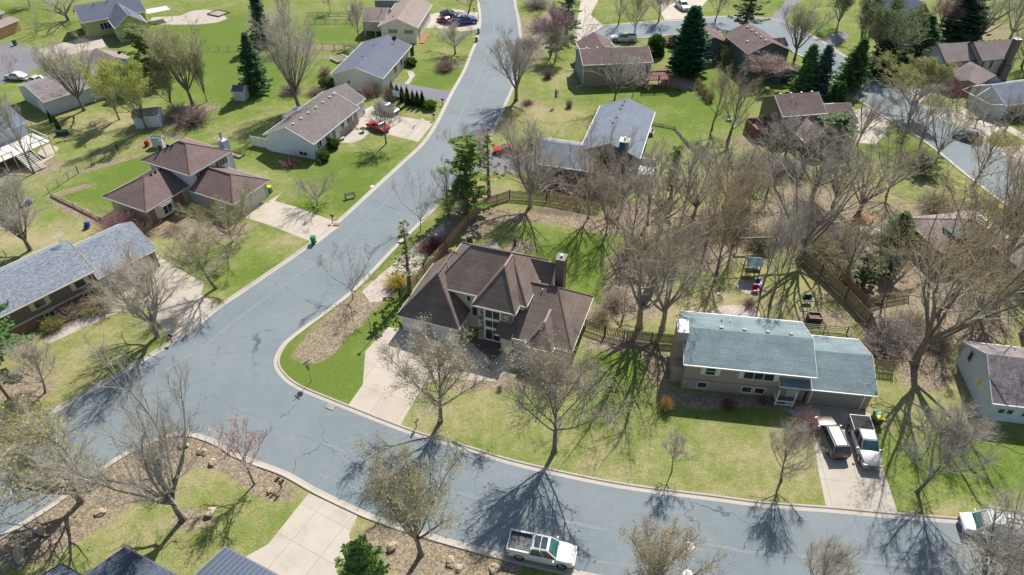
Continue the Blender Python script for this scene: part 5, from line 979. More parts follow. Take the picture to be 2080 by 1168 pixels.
# --- taupe house ---
h=House('taupe house with brown roof, garage and low front gable on the right',(1590,237),(1680,230),4.6,'s_taupe','r_cocoa'); L=h.L; h.gable(0,L,0,8.2,4.6,2.0,'x',ov=.3,og=.3); a=h.loc((1745,250),3.0)
b=h.loc((1695,254),3.0); h.gable(L-.6,a[0],b[1]-.1,b[1]+8,3.0,1.9,'x',ov=.3,og=.2,wall='s_brown'); h.gable(1.8,6.6,-5.6,1.6,2.5,1.7,'y',ov=.3,og=.3,roof='r_sand'); h.gable(6.4,10.4,-6.4,-1.6,2.3,1.2,'y',ov=.3,og=.3,roof='r_sand')
h.win('l',.3,2.6,3.6,.8,.8); h.win('l',.3,1.8,1.1,.7,1.3); h.win('f',.3,6.9,3.6,1.6,1.1,cols=3)
for i in range(4): h.vent(0,1.2+i*1.9,4.3,'offwhite',.22)
h.pipe(0,2.6,3.0,.6); h.pipe(0,3.2,2.2,.3,'darkmetal'); m=MB(); m.box(-3.4,.2,1.0,5.2,1.1,1.25); m.box(-3.5,-3.4,1.0,5.2,0,2.1); m.box(-3.4,.2,5.2,5.3,1.2,2.1); m.box(-3.4,-1.5,.9,1.0,0,2.1); h.part('deck',m,'redwood')
# --- beige chimney house ---
h=House('beige house with tall dark brick chimney and several brown roofs, upper right',(1994,123),(2072,117),4.6,'s_greige','r_sand'); L=h.L; h.gable(0,L,0,7.6,4.6,2.3,'x',ov=.35,og=.3,gut='darkmetal')
h.gable(-6.6,.6,1.4,9.0,4.2,2.2,'x',ov=.3,og=.2,wall='s_pale',gut='darkmetal'); h.gable(-7.4,-1.2,-3.8,1.8,2.6,1.5,'x',ov=.3,og=.2,gut='darkmetal'); h.gable(-4.8,1.4,-6.4,.8,2.6,1.7,'y',ov=.3,og=.2,gut='darkmetal')
h.chim(L*.62,L*.62+1.2,-.6,.4,8.4,'dark_brick'); m=MB(); m.prism([(L*.62-.2,-.9),(L*.62+1.4,-.9),(L*.62+1.4,.3),(L*.62-.2,.3)],0,3.4); h.part('chimney_base',m,'dark_brick',True)
for x in (.9,2.9): h.win('f',.35,x,3.5,.4,1.2,frame='darkmetal')
for i in range(5): h.vent(0,1.3+i*1.2,4.0,'darkmetal',.2)
m=MB(); m.box(-7.2,-4.6,1.45,1.6,.5,3.6); h.part('window_wall',m,'green_glass')
# --- others ---
h=House('white-trimmed porch house with blue-grey roof at the right edge',(2062,212),(2130,203),2.9,'s_white','r_bluegrey'); h.gable(-2.0,12,0,8.6,2.9,2.0,'x'); m=MB()
for x,y in ((-4.6,.8),(-4.6,4.2),(-2.2,-.2),(-4.6,7.4)): m.box(x-.07,x+.07,y-.07,y+.07,0,3.0)
m.bar((-4.6,.8,3),(-2,.3,2.9),.14,.14); m.bar((-4.6,7.4,3),(-2,8.2,3),.14,.14); m.bar((-4.6,.8,3),(-4.6,7.4,3),.14,.14); m.bar((-4.6,4.2,3),(-2,4.3,4.6),.14,.14); h.part('porch_frame',m,'white')
h=House('yellow-green house with crossing grey roofs in the upper left',(165,47),(297,23),3.6,'s_olive','r_slate'); L=h.L; h.gable(0,L,0,9.5,3.6,2.5,'x',ov=.4,og=.4)
a=h.loc((196,51),3.2); b=h.loc((232,68),3.2); o2=House('pale garage front',(196,51),(232,68),3.2,'s_olive','r_slate'); o2.gable(0,o2.L,.0,13,3.2,2.3,'y',ov=.3,og=.4) if False else None
for ch in [o2.o]: bpy.data.objects.remove(ch)
q=h.loc((234,68),3.0); q0=h.loc((276,31),3.0); h.gable(L*.5-1.5,L*.5+5.2,-7.2,3.0,3.3,2.4,'y',ov=.35,og=.3,gut='white'); h.garage('l',L*.5-1.15,-6.6,-2.2,2.1,'s_pale'); h.win('f',.4,4.6,2.0,2.2,1.4,cols=3); h.win('l',.4,2.2,2.0,1.2,1.0,cols=2,shut='darkmetal')
for y in (-5.2,-3.4,-1.6): h.vent(1,L*.5+2.6,y,'darkmetal',.2)
h.pipe(0,L*.3,4.0,.8,'darkmetal'); h.pipe(0,L*.52,4.4,.9,'darkmetal'); m=MB(); m.box(L*.5+4.85,L*.5+4.9,-5.8,-5.0,1.3,2.3); h.part('side_window',m,'glass')
m=MB(); m.box(L+.4,L+5.6,2.0,5.6,2.35,2.45)
for x,y in ((L+.6,2.2),(L+5.4,2.2),(L+5.4,5.4)): m.box(x-.07,x+.07,y-.07,y+.07,0,2.4)
h.part('patio_cover',m,'offwhite')
h=House('long low house with weathered brown roof under the yellow-green trees, upper left',(125,196),(262,152),2.8,'s_pale','r_weather'); L=h.L; h.gable(-3.2,L,0,11.5,2.8,1.5,'x',ov=.3,og=.3); h.gable(L-3,L+4.5,5,13,3.0,1.8,'y',ov=.3,roof='r_sand'); m=MB(); m.box(-3.1,-2.9,1.5,3.5,.1,2.3); h.part('white_side_door',m,'white')
h=House('pale blue house behind the white deck at the left edge',(-60,292),(24,260),4.2,'s_pale','r_bluegrey'); L=h.L; h.gable(-4,L+2.5,0,9.5,4.2,2.3,'x',ov=.4,og=.4,gut='s_pale'); h.win('r',L+2.1,4.5,3.0,1.2,1.2)
m=MB(); m.box(L-8,L+2.6,-5.2,.4,2.0,2.12); 
for i in range(15): m.box(L+2.6+i*.0-6.0-.02,L+2.6-5.98,-5.2,.4,2.0,2.14)
for i in range(12): x=L-3.2; m.box(x,x+2.2,-5.3-i*.3,-5.08-i*.3,1.86-i*.155,1.93-i*.155)
for x in np.linspace(L-8,L+2.5,8):
    if not (L-3.4<x<L-.9): m.box(x-.06,x+.06,-5.2,-5.08,0,3.0)
m.box(L-.9,L+2.6,-5.2,-5.1,2.85,2.97); m.box(L-8,L-3.3,-5.2,-5.1,2.85,2.97); m.box(L+2.5,L+2.6,-5.2,.3,2.85,2.97); m.bar((L-3.2,-5.2,2.8),(L-3.2,-8.8,1.0),.1,.1); m.bar((L-1.0,-5.2,2.8),(L-1.0,-8.8,1.0),.1,.1); h.part('deck',m,'offwhite')
h=House('mustard gabled house among the trees at the top right',(1838,44),(1893,34),4.6,'s_mustard','r_bluegrey'); h.gable(0,h.L,0,9,4.6,3.6,'y',ov=.3,og=.3); h.win('f',.3,h.L*.3,4.6,.9,.8)
h=House('salmon-walled house corner at the upper left edge',(-30,40),(16,22),3.6,'s_orange','r_tan'); h.gable(-5,h.L-1,0,8,3.6,1.6,'x'); h.gable(-5,h.L-1.5,-4,0.4,2.4,.6,'x')
h=House('low brown-roofed house half hidden under the orange-budded trees',(1845,452),(1912,512),3.0,'s_brown','r_sand'); L=h.L; h.hip(-1,L,0,11,3.0,(3.5,5.5),(L-3.5,5.5),5.2); h.hip(L-1.2,L+6.5,7.5,16.5,3.0,(L+1.5,12),(L+3,12),5.0); h.blk.append((-1,L,0,11,3.0,2.2,'x',5.5)); 
for x,y in ((3,8),(5,7.5),(6.5,9)): h.vent(0,x,y,'white',.3)
m=MB(); m.box(2.2,3.6,8.2,8.7,4.4,4.65); h.part('skylight',m,'steel'); m=MB(); m.box(3.4,6.2,2.2,4.6,3.3,4.35); h.part('roof_tarp',m,'tarp')
# --- bottom-left dark roofs ---
h=House('dark blue shingled house roof at the bottom left, shadow of the big tree on it',(175,1230),(330,1290),4.6,'s_slate','r_charcoal')
c=G(252,1112,4.6); a=G(175,1163,4.6); b=G(357,1168,4.6); du=(b-c).normalized(); dv=Vector((du.y,-du.x,0))  # towards the camera
th=math.atan2(du.y,du.x); h.o.location=(c.x+dv.x*12,c.y+dv.y*12,0); h.o.rotation_euler=(0,0,th); h.th=th; h.gable(0,13,0,12,4.6,2.0,'x',gut='steel'); h.gable(-3.6,.5,3.5,9,4.3,1.2,'x',gut='darkmetal')
h=House('standing-seam metal garage roof at the bottom edge beside the wide drive',(457,1200),(560,1230),3.6,'s_slate','r_metal')
c=G(457,1112,3.6); b=G(562,1168,3.6); du=(b-c).normalized(); dv=Vector((du.y,-du.x,0)); th=math.atan2(du.y,du.x); h.o.location=(c.x+dv.x*10,c.y+dv.y*10,0); h.o.rotation_euler=(0,0,th); h.th=th; h.gable(0,9,0,10,3.6,1.1,'x',gut='steel')
# sheds
def shed(label,A,B,D,ze,rise,wall,roof,ax='x',n='shed'):
    h=House(label,A,B,ze,wall,roof,name=n,cat='shed'); h.gable(0,h.L,0,D,ze,rise,ax,ov=.12,og=.1); h.door('f',.12 if ax=='x' else .1,h.L*.5,1.1,1.7,.05,'offwhite'); return h
shed('small white shed with dark roof by the dark spruce',(469,186),(493,187),2.6,1.9,.8,'s_white','r_slate')
shed('weathered white shed with patchy brown roof behind the yellow-green trees',(267,240),(322,235),3.4,2.1,.9,'s_white','r_shed')
shed('tiny pale blue playhouse shed behind the plum-roofed house',(304,285),(327,284),1.3,1.5,.5,'s_pale','r_bluegrey')
# ---------------- vehicles ----------------
def loft(rings,mat,name,parent,smooth=True,cap=True):
    n=len(rings[0]); V=[v for r in rings for v in r]; F=[]
    for i in range(len(rings)-1):
        for j in range(n): a=i*n+j; b=i*n+(j+1)%n; F.append((a,b,b+n,a+n))
    if cap: F+=[tuple(range(n-1,-1,-1)),tuple(range((len(rings)-1)*n,len(rings)*n))]
    o=mk(name,V,F,M[mat],parent,smooth)
    import bmesh; bm=bmesh.new(); bm.from_mesh(o.data); bmesh.ops.recalc_face_normals(bm,faces=bm.faces); bm.to_mesh(o.data); bm.free()
    if smooth:
        for p in o.data.polygons: p.use_smooth=True
        try: o.data.set_sharp_from_angle(angle=R(32))
        except Exception: pass
    return o
def vehicle(label,kind,front,rear,paintm,group=None,cat=None,Lh=None,roofm=None):
    """front, rear: pixels of the ground below the two ends"""
    f=G(*front); r=G(*rear); d=(f-r); th=math.atan2(d.y,d.x); c=(f+r)/2
    dims={'car':(4.6,1.80,1.45),'suv':(4.9,1.9,1.72),'pickup':(5.8,2.0,1.9),'van':(6.2,2.0,2.25)}[kind]; L,Wd,Hh=dims
    if Lh: L=Lh
    root=empty({'car':'parked_car','suv':'parked_suv','pickup':'pickup_truck','van':'work_van'}[kind],(c.x,c.y,.009),th,label,cat or {'car':'car','suv':'car','pickup':'pickup truck','van':'van'}[kind],group)
    hw=Wd/2
    # lower body stations: x, halfwidth, z bottom, z belt
    bz={'car':.92,'suv':1.05,'pickup':1.12,'van':1.15}[kind]; hz={'car':.82,'suv':1.0,'pickup':1.12,'van':1.1}[kind]
    x0,x1=-L/2,L/2
    st=[(x0,.80,.45,bz*.86),(x0+.10,.93,.32,bz*.97),(x0+.5,1,.26,bz),(x0+L*.35,1,.24,bz),(x1-L*.33,1,.24,bz),(x1-L*.25,1,.26,hz+.06),(x1-.55,.97,.28,hz-.03),(x1-.16,.88,.32,hz-.12),(x1,.72,.42,hz-.25)]
    rings=[]
    for x,k,zb,zt in st:
        w=hw*k; m=(zb+zt)/2
        rings.append([(x,-w*.92,zb),(x,-w,m*.9),(x,-w*.985,zt-.12),(x,-w*.90,zt),(x,0,zt+.035),(x,w*.90,zt),(x,w*.985,zt-.12),(x,w,m*.9),(x,w*.92,zb)])
    body=loft(rings,paintm,'body',root)
    wr={'car':.33,'suv':.38,'pickup':.41,'van':.37}[kind]
    fx,rx=x1-L*.175,x0+L*.20
    # cabin as glass volume with painted roof and pillars
    cab={'car':(x0+.75,x0+1.35,x1-2.1,x1-1.25),'suv':(x0+.12,x0+.55,x1-2.0,x1-1.25),'pickup':(x0+2.05,x0+2.15,x1-2.3,x1-1.45),'van':(x0+.1,x0+.2,x1-1.75,x1-.95)}[kind]
    a,b2,c2,dd=cab; tw=hw*.74; bw=hw*.90
    def ringz(z,k,xa,xb): w=bw+(tw-bw)*k; return [(xa,-w,z),(xa,w,z),(xb,w*.93,z),(xb,-w*.93,z)]
    lo=bz-.03; R0=[(a,-bw,lo),(a,bw,lo),(dd,bw*.93,lo),(dd,-bw*.93,lo)]; R1=[(b2,-tw,Hh-.05),(b2,tw,Hh-.05),(c2,tw*.94,Hh-.05),(c2,-tw*.94,Hh-.05)]
    loft([R0,R1],'glass' if kind!='van' else paintm,'cabin_glass' if kind!='van' else 'upper_body',root,False)
    R2=[(b2-.04,-tw-.03,Hh-.07),(b2-.04,tw+.03,Hh-.07),(c2+.06,tw*.96,Hh-.07),(c2+.06,-tw*.96,Hh-.07)]; R3=[(b2+.12,-tw+.1,Hh),(b2+.12,tw-.1,Hh),(c2-.12,tw*.94-.1,Hh),(c2-.12,-tw*.94+.1,Hh)]
    roof=loft([R2,R3],roofm or paintm,'roof_panel',root,False)
    pm=MB()
    for sy in (-1,1):
        pm.bar((a,sy*bw,lo),(b2,sy*tw,Hh-.05),.12,.08); pm.bar((dd,sy*bw*.93,lo),(c2,sy*tw*.94,Hh-.05),.09,.07)
        mx=(b2+c2)/2; pm.bar(((a+dd)/2+.1,sy*(bw*.975),lo),(mx,sy*(tw+.005),Hh-.06),.09,.05)
    pm.build('pillar',M[paintm],root)
    if kind=='van':
        g=MB(); g.add([(dd+.015,-bw*.85,lo+.06),(dd+.015,bw*.85,lo+.06),(c2+.04,tw*.82,Hh-.16),(c2+.04,-tw*.82,Hh-.16)],[(0,1,2,3)]); 
        for sy in (-1,1): g.add([(dd-.15,sy*(bw*.94+.012),lo+.1),(dd-1.0,sy*(bw*.96+.012),lo+.1),(c2-.5,sy*(tw*.98+.02),Hh-.35),(c2-.05,sy*(tw*.96+.02),Hh-.35)],[(0,1,2,3)])
        g.build('windscreen',M['green_glass'],root)
    else:
        g=MB(); k=.08
        P=[Vector((dd,-bw*.93,lo)),Vector((dd,bw*.93,lo)),Vector((c2,tw*.94,Hh-.05)),Vector((c2,-tw*.94,Hh-.05))]; cen=sum(P,Vector())/4; nrm=(P[1]-P[0]).cross(P[3]-P[0]).normalized()*.012
        g.add([cen+(p-cen)*(1-k)+nrm for p in P],[(0,1,2,3)]); g.build('windscreen',M['green_glass'],root)
    # wheels with arches
    for x in (fx,rx):
        for sy in (-1,1):
            m=MB(); m.cyl((x,sy*(hw-.26),wr),(x,sy*(hw-.015),wr),wr,n=20); wh=m.build('wheel',M['rubber'],root)
            m=MB(); m.cyl((x,sy*(hw-.03),wr),(x,sy*(hw+.0),wr),wr*.62,n=16); m.build('rim',M['steel'],wh)
            m=MB(); 
            P=[(x+math.cos(t)*(wr+.09),wr+math.sin(t)*(wr+.09)) for t in np.linspace(0,math.pi,13)]+[(x+math.cos(t)*(wr-.03),wr+math.sin(t)*(wr-.03)) for t in np.linspace(math.pi,0,13)]
            m.side(P,min(sy*(hw-.3),sy*(hw+.004)),max(sy*(hw-.3),sy*(hw+.004))); m.build('wheel_arch',M['black'],root)
    for sy in (-1,1):
        m=MB(); m.box(x1-.17,x1-.02,sy*hw*.72-.17,sy*hw*.72+.17,hz-.34,hz-.2); m.build('headlight',M['steel'],root)
        m=MB(); m.box(x0-.0,x0+.12,sy*hw*.80-.1,sy*hw*.80+.1,bz*.66,bz*.9) ; m.box(x0+.1,x0+.28,sy*hw*.955-.03,sy*hw*.955+.03,bz*.7,bz*.9); m.build('taillight',M['red'],root)
        m=MB(); m.box(dd-.35,dd-.22,sy*(hw+.14)-.1,sy*(hw+.14)+.1,bz,bz+.17); m.bar((dd-.3,sy*hw*.92,bz+.05),(dd-.3,sy*(hw+.1),bz+.07),.05,.05); m.build('mirror',M[paintm],root)
    m=MB(); m.box(x1-.05,x1+.03,-hw*.62,hw*.62,.38,.52); m.box(x1-.09,x1-.0,-hw*.5,hw*.5,.56,hz-.26); m.box(x0-.04,x0+.03,-hw*.7,hw*.7,.36,.5); m.build('bumper',M['black' if kind!='pickup' else 'steel'],root)
    if kind=='pickup':
        m=MB(); m.box(x0+.14,x0+1.98,-hw*.80,hw*.80,bz+.045,bz+.05)
        m2=MB()   # bed: dark liner with ribs set inside raised white walls
        m2.box(x0+.10,x0+2.0,-hw*.97,-hw*.80,bz-.1,bz+.32); m2.box(x0+.10,x0+2.0,hw*.80,hw*.97,bz-.1,bz+.32); m2.box(x0+.04,x0+.13,-hw*.95,hw*.95,bz-.3,bz+.32); m2.build('bed_wall',M[paintm],root)
        for i in range(9): y=-hw*.72+i*hw*.18; m.box(x0+.14,x0+1.98,y-.03,y+.03,bz+.05,bz+.08)
        m.box(x0+1.98,x0+2.04,-hw*.9,hw*.9,bz,bz+.33); m.box(x0+.10,x0+2.0,-hw*.81,-hw*.78,bz,bz+.34); m.box(x0+.10,x0+2.0,hw*.78,hw*.81,bz,bz+.34); m.build('bed_liner',M['grey_plastic'],root)
    return root
t=vehicle('white crew-cab pickup with dark sunroof and open bed, parked on the street at the bottom','pickup',(1166,1140),(1034,1112),'paint_white',Lh=5.85)
L=5.85; m=MB(); m.box(L/2-3.55,L/2-2.45,-.56,.56,1.895,1.912); m.build('sunroof',M['glass'],t); m=MB(); m.box(L/2-3.02,L/2-2.99,-.56,.56,1.913,1.918); m.build('sunroof_bar',M['steel'],t)
t=vehicle('silver pickup with black bed cover beside the brown wagon','pickup',(1768,957),(1737,862),'paint_silver')
m=MB(); m.box(-2.78,-.93,-.93,.93,1.44,1.47); m.build('bed_cover',M['rubber'],t)
t=vehicle('brown-and-silver wagon parked on the drive left of the silver pickup','suv',(1668,858),(1704,935),'paint_beige',roofm='paint_silver')
m=MB()
for sy in (-1,1): m.bar((-1.8,sy*.55,1.77),(.4,sy*.55,1.77),.05,.05)
m.build('roof_rail',M['black'],t)
t=vehicle('white work van with ladders on its roof rack, parked at the right edge','van',(1948,1070),(2098,1096),'paint_white')
m=MB()
for x in (-2.6,-1.3,0,1.2): m.bar((x,-.85,2.45),(x,.85,2.45),.06,.06); m.bar((x,-.85,2.15),(x,-.85,2.45),.05,.05); m.bar((x,.85,2.15),(x,.85,2.45),.05,.05)
m.bar((-2.9,-.85,2.47),(1.3,-.85,2.47),.06,.06); m.bar((-2.9,.85,2.47),(1.3,.85,2.47),.06,.06); m.build('roof_rack',M['steel'],t)
m=MB()
for y in (-.1,.3): m.bar((-2.9,y+.2,2.52),(.2,y+.2,2.52),.06,.08)
for i in range(10): m.bar((-2.8+i*.3,.1,2.52),(-2.8+i*.3,.5,2.52),.04,.04)
ld=m.build('ladder',M['terracotta']); ld.location=t.location; ld.rotation_euler=t.rotation_euler; tag(ld,'orange ladder lying on the roof rack of the white van','ladder')
m=MB(); m.box(-1.6,-.6,-1.008,-1.0,.95,1.2); m.box(-1.6,-.6,1.0,1.008,.95,1.2); m.build('side_lettering',M['blue'],t)
vehicle('red car on the ranch house drive','car',(747,254),(790,271),'paint_red'); vehicle('dark grey SUV parked beside the red car','suv',(814,236),(759,220),'paint_grey')
vehicle('red car half hidden by trees next to the navy house drive','car',(1008,310),(1052,312),'paint_red')
vehicle('maroon car on the drive at the top, left of the blue pickup','car',(885,40),(924,52),'paint_maroon'); vehicle('blue pickup on the drive at the top by the street','pickup',(966,46),(924,50),'paint_blue'); vehicle('dark blue car parked behind the maroon one at the top','car',(925,34),(900,30),'paint_navy')
G2='white cars parked in line at upper left'
vehicle('white car parked at the cul-de-sac, farther left of the two','car',(18,159),(52,162),'paint_white',G2); vehicle('white car parked right behind the other by the low brown roof','car',(58,165),(90,172),'paint_white',G2)
vehicle('white pickup on the far drive at the top edge','pickup',(1396,26),(1375,8),'paint_white'); vehicle('white pickup parked on the far street behind the brown roof','pickup',(1240,83),(1292,84),'paint_white')
vehicle('dark blue car on the far street at the right','car',(1943,278),(1984,288),'paint_navy'); vehicle('white car on the drive of the beige chimney house','car',(1890,180),(1935,184),'paint_white'); vehicle('dark maroon car behind the dense spruce','car',(1354,93),(1382,98),'paint_maroon')

# ---------------- fences ----------------
def fence(P,h,style,label,name='fence',cat='fence',mat='oldwood',gap=.16,pw=.10,z0=.04):
    pts=gp(P); o0=pts[0].copy(); root=empty(name,o0,0,label,cat); pk=MB(); npost=0; rr=random.Random(int(P[0][0]))
    for a,b in zip(pts,pts[1:]):
        d=b-a; Ln=d.length; d.normalize(); nn=Vector((-d.y,d.x,0)); k=max(1,round(Ln/2.4))
        for i in range(k+1):
            q=a+d*Ln*i/k-o0; m=MB(); m.bar(q,q+Vector((0,0,h+.08)),.1,.1)
            if npost<95: m.build('post',M[mat],root)
            npost+=1
        if style in('picket','board'):
            g=gap if style=='picket' else pw+.012
            for zr in (h*.22,h*.78): pk.bar(a-o0+Vector((0,0,zr))-nn*.03,b-o0+Vector((0,0,zr))-nn*.03,.04,.09)
            n=int(Ln/g)
            for i in range(n):
                q=a+d*(g*(i+.5))-o0+nn*.02; hh=h+rr.uniform(-.03,.03); pk.bar(q+Vector((0,0,z0)),q+Vector((0,0,hh)),pw if abs(d.y)<2 else pw,.02) if False else pk.add([q-d*pw/2-nn*.01+Vector((0,0,z0)),q+d*pw/2-nn*.01+Vector((0,0,z0)),q+d*pw/2+nn*.01+Vector((0,0,z0)),q-d*pw/2+nn*.01+Vector((0,0,z0)),q-d*pw/2-nn*.01+Vector((0,0,hh)),q+d*pw/2-nn*.01+Vector((0,0,hh)),q+d*pw/2+nn*.01+Vector((0,0,hh)),q-d*pw/2+nn*.01+Vector((0,0,hh))],[(0,3,2,1),(4,5,6,7),(0,1,5,4),(1,2,6,5),(2,3,7,6),(3,0,4,7)])
        elif style=='rail':
            for zr in (h*.3,h*.62,h*.95): pk.bar(a-o0+Vector((0,0,zr)),b-o0+Vector((0,0,zr)),.05,.10)
        elif style=='wire':
            pk.bar(a-o0+Vector((0,0,h)),b-o0+Vector((0,0,h)),.05,.05); n=int(Ln/.3)
            for i in range(n): q=a+d*(.3*i)-o0; pk.bar(q,q+Vector((0,0,h)),.008,.008)
            for zr in (h*.25,h*.5,h*.75): pk.bar(a-o0+Vector((0,0,zr)),b-o0+Vector((0,0,zr)),.01,.01)
    pk.build({'picket':'picket_panel','board':'board_panel','rail':'rail','wire':'mesh_panel'}[style],M[mat],root)
fence([(835,590),(862,555),(905,507),(950,453),(985,420),(1035,404)],1.5,'picket','weathered picket fence running from the street corner pines down beside the brown house',gap=.15)
fence([(1035,404),(1110,410),(1215,430)],1.5,'picket','weathered picket fence behind the brown house lawn, in front of the navy house',gap=.15)
fence([(820,594),(812,603),(836,596)],1.4,'picket','short dark picket fence end beside the brown house garage',gap=.15)
fence([(1188,668),(1228,682),(1268,690)],1.5,'picket','dark open picket fence between the brown house and the solid fence',gap=.19)
fence([(1272,690),(1322,696),(1374,700)],1.55,'picket','golden tight picket fence between the two front houses',gap=.125)
fence([(1625,528),(1665,562),(1715,610),(1762,660),(1778,700),(1779,718)],1.8,'board','tall solid board fence curving down behind the teal-roofed house',mat='oldwood')
fence([(1758,624),(1800,612),(1845,604)],1.5,'picket','dark picket fence crossing beyond the solid board fence')
fence([(1660,520),(1700,560),(1758,622)],1.3,'board','low board fence running behind the tall one',mat='oldwood')
fence([(1776,752),(1812,756)],1.7,'picket','short dark gate panel right of the teal-roofed garage')
fence([(1627,668),(1720,676),(1732,700)],.9,'rail','dark rail fence round the garden bed behind the teal garage',mat='greywood')
fence([(100,392),(160,352),(240,306),(275,285)],1.2,'wire','long wire fence across the left backyard',mat='steel')
fence([(425,103),(485,103)],1.1,'wire','wire fence on the bright lawn at upper left',mat='steel'); fence([(632,97),(680,101),(720,100)],1.2,'wire','dark metal fence behind the slate-roofed house',mat='darkmetal')
fence([(620,48),(725,47)],1.0,'rail','wooden garden fence in the yard at the top, rear one',mat='greywood'); fence([(625,34),(730,31)],1.0,'rail','wooden garden fence in the yard at the top, front one',mat='greywood') 
fence([(1320,252),(1370,262),(1395,292),(1412,308)],.5,'rail','low pale garden rail on the lawn right of the navy house',mat='greywood')
fence([(1370,455),(1430,462),(1500,470)],1.0,'rail','fallen rail fence in the shade of the wooded strip',mat='greywood')
fence([(105,398),(150,420),(205,448)],.5,'rail','low edging rail beside the brushy strip on the left lawn',mat='oldwood')

# ---------------- street furniture and garden things ----------------
def bin_(b,label,lid,body='green_plastic',group='wheeled bins',rz=0):
    r=empty('wheeled_bin',G(*b)+Vector((0,0,.012)),rz,label,'bin',group); m=MB()
    V=[(-.24,-.28,.08),(.24,-.28,.08),(.24,.24,.08),(-.24,.24,.08),(-.31,-.36,1.0),(.31,-.36,1.0),(.31,.34,1.0),(-.31,.34,1.0)]
    m.add(V,[(0,3,2,1),(4,5,6,7),(0,1,5,4),(1,2,6,5),(2,3,7,6),(3,0,4,7)]); m.build('body',M[body],r)
    m=MB(); m.box(-.34,.34,-.4,.36,1.0,1.07); m.box(-.3,.3,.34,.42,.95,1.0); m.box(-.27,.27,-.3,.2,1.07,1.12); m.build('lid',M[lid],r)
    for s in (-1,1): m=MB(); m.cyl((s*.25,.26,.1),(s*.31,.26,.1),.1,n=12); m.build('wheel',M['rubber'],r)
    return r
bin_((638,494),'teal-green bin standing alone at the kerb of the left street','green_plastic')
bin_((972,68),'green bin at the top kerb, farther one','green_plastic'); bin_((968,84),'dark bin with yellow lid at the top kerb, nearer one','yellow_plastic','dkgreen_plastic')
bin_((735,230),'green bin with green lid by the ranch garage, rear one','green_plastic'); bin_((738,232),'green bin with tan-orange lid by the ranch garage, front one','cream')
bin_((549,391),'green bin with yellow lid beside the plum house garage','yellow_plastic'); bin_((1777,851),'dark bin with green lid at the garage corner of the split-level house','green_plastic','dkgreen_plastic'); bin_((1781,860),'dark bin with yellow lid at the garage corner of the split-level house','yellow_plastic','dkgreen_plastic')
bin_((88,172),'green bin behind the right white car','green_plastic'); bin_((32,92),'dark green bin at the cul-de-sac edge','dkgreen_plastic','dkgreen_plastic'); bin_((1080,302),'green bin beside the half hidden red car, left','green_plastic'); bin_((1075,302),'dark bin beside the half hidden red car','dkgreen_plastic','dkgreen_plastic')
def mailbox(b,label,two=False,rz=0,mat='black'):
    r=empty('mailbox',G(*b)+Vector((0,0,0)),rz,label,'mailbox'); m=MB(); m.bar((0,0,0),(0,0,1.1),.1,.1); m.bar((-.35 if two else -.1,0,.98),(.35 if two else .3,0,.98),.08,.08); m.build('post',M['oldwood' if not two else 'darkmetal'],r)
    for x in ((-.28,.28) if two else (.1,)):
        m=MB(); P=[(x-.1,1.02),(x-.1,1.16)]+[(x+math.cos(t)*.1,1.16+math.sin(t)*.1) for t in np.linspace(math.pi,0,7)]+[(x+.1,1.02)]; m.side(P,-.28,.28); bx=m.build('box',M[mat],r)
        m=MB(); m.box(x+.1,x+.12,-.2,-.05,1.1,1.24); m.build('flag',M['red'],bx)
    return r
mailbox((572,991),'twin black mailboxes on one post at the lower kerb',True,R(-30)); mailbox((350,697),'dark mailbox at the kerb under the lone left street tree',rz=R(60)); mailbox((676,452),'black mailbox with red brick foot at the kerb of the plum house',rz=R(50)); mailbox((881,245),'black mailbox at the kerb by the ranch drive',rz=R(60)); mailbox((899,214),'black mailbox at the kerb by the asphalt drive',rz=R(60)); mailbox((963,28),'dark mailbox at the top kerb',rz=R(70)); mailbox((846,868),'pale blue mailbox on the lawn side of the corner drive',rz=R(-25),mat='canvas_blue'); mailbox((1026,352),'dark mailbox on the grass left of the navy house drive',rz=R(40))
m=MB(); m.box(-.5,.4,-.3,.3,0,.12); o=m.build('brick_mailbox_foot',M['terracotta']); o.location=G(684,457); tag(o,'low red brick pad at the foot of the plum house mailbox','brick pad')
# yard lamp
r=empty('yard_lamp',G(756,688),0,'black post lamp on the corner lawn beside the concrete drive','lamp post'); m=MB(); m.cyl((0,0,0),(0,0,2.75),.05,.04,n=8); m.cyl((0,0,0),(0,0,.08),.12,n=8); m.build('post',M['black'],r); m=MB(); m.cyl((0,0,2.75),(0,0,3.05),.1,.17,n=8); m.build('lamp_glass',M['offwhite'],r); m=MB(); m.cyl((0,0,3.05),(0,0,3.22),.2,.03,n=8); m.build('lamp_cap',M['steel'],r)
# stop sign with street name blades
def text(s,size,mat,parent,loc,rot,name):
    c=bpy.data.curves.new(name,'FONT'); c.body=s; c.size=size; c.align_x='CENTER'; c.align_y='CENTER'; c.extrude=.002; o=bpy.data.objects.new(name,c); COL.objects.link(o); dg=bpy.context.evaluated_depsgraph_get(); me=bpy.data.meshes.new_from_object(o.evaluated_get(dg)); bpy.data.objects.remove(o); me.materials.clear(); me.materials.append(M[mat]); o=bpy.data.objects.new(name,me); COL.objects.link(o); o.parent=parent; o.location=loc; o.rotation_euler=rot; return o
r=empty('stop_sign',G(633,774),R(-40),'stop sign with green street name blades at the street corner','street sign'); m=MB(); m.cyl((0,0,0),(0,0,2.85),.035,n=6); m.build('post',M['steel'],r)
P=[(.4*math.cos(R(22.5+45*i)),2.15+.4*math.sin(R(22.5+45*i))) for i in range(8)]; m=MB(); m.side(P,-.07,-.045); f=m.build('sign_face',M['sign_red'],r)
text('STOP',.27,'white',f,(0,-.073,2.15),(R(90),0,0),'lettering')
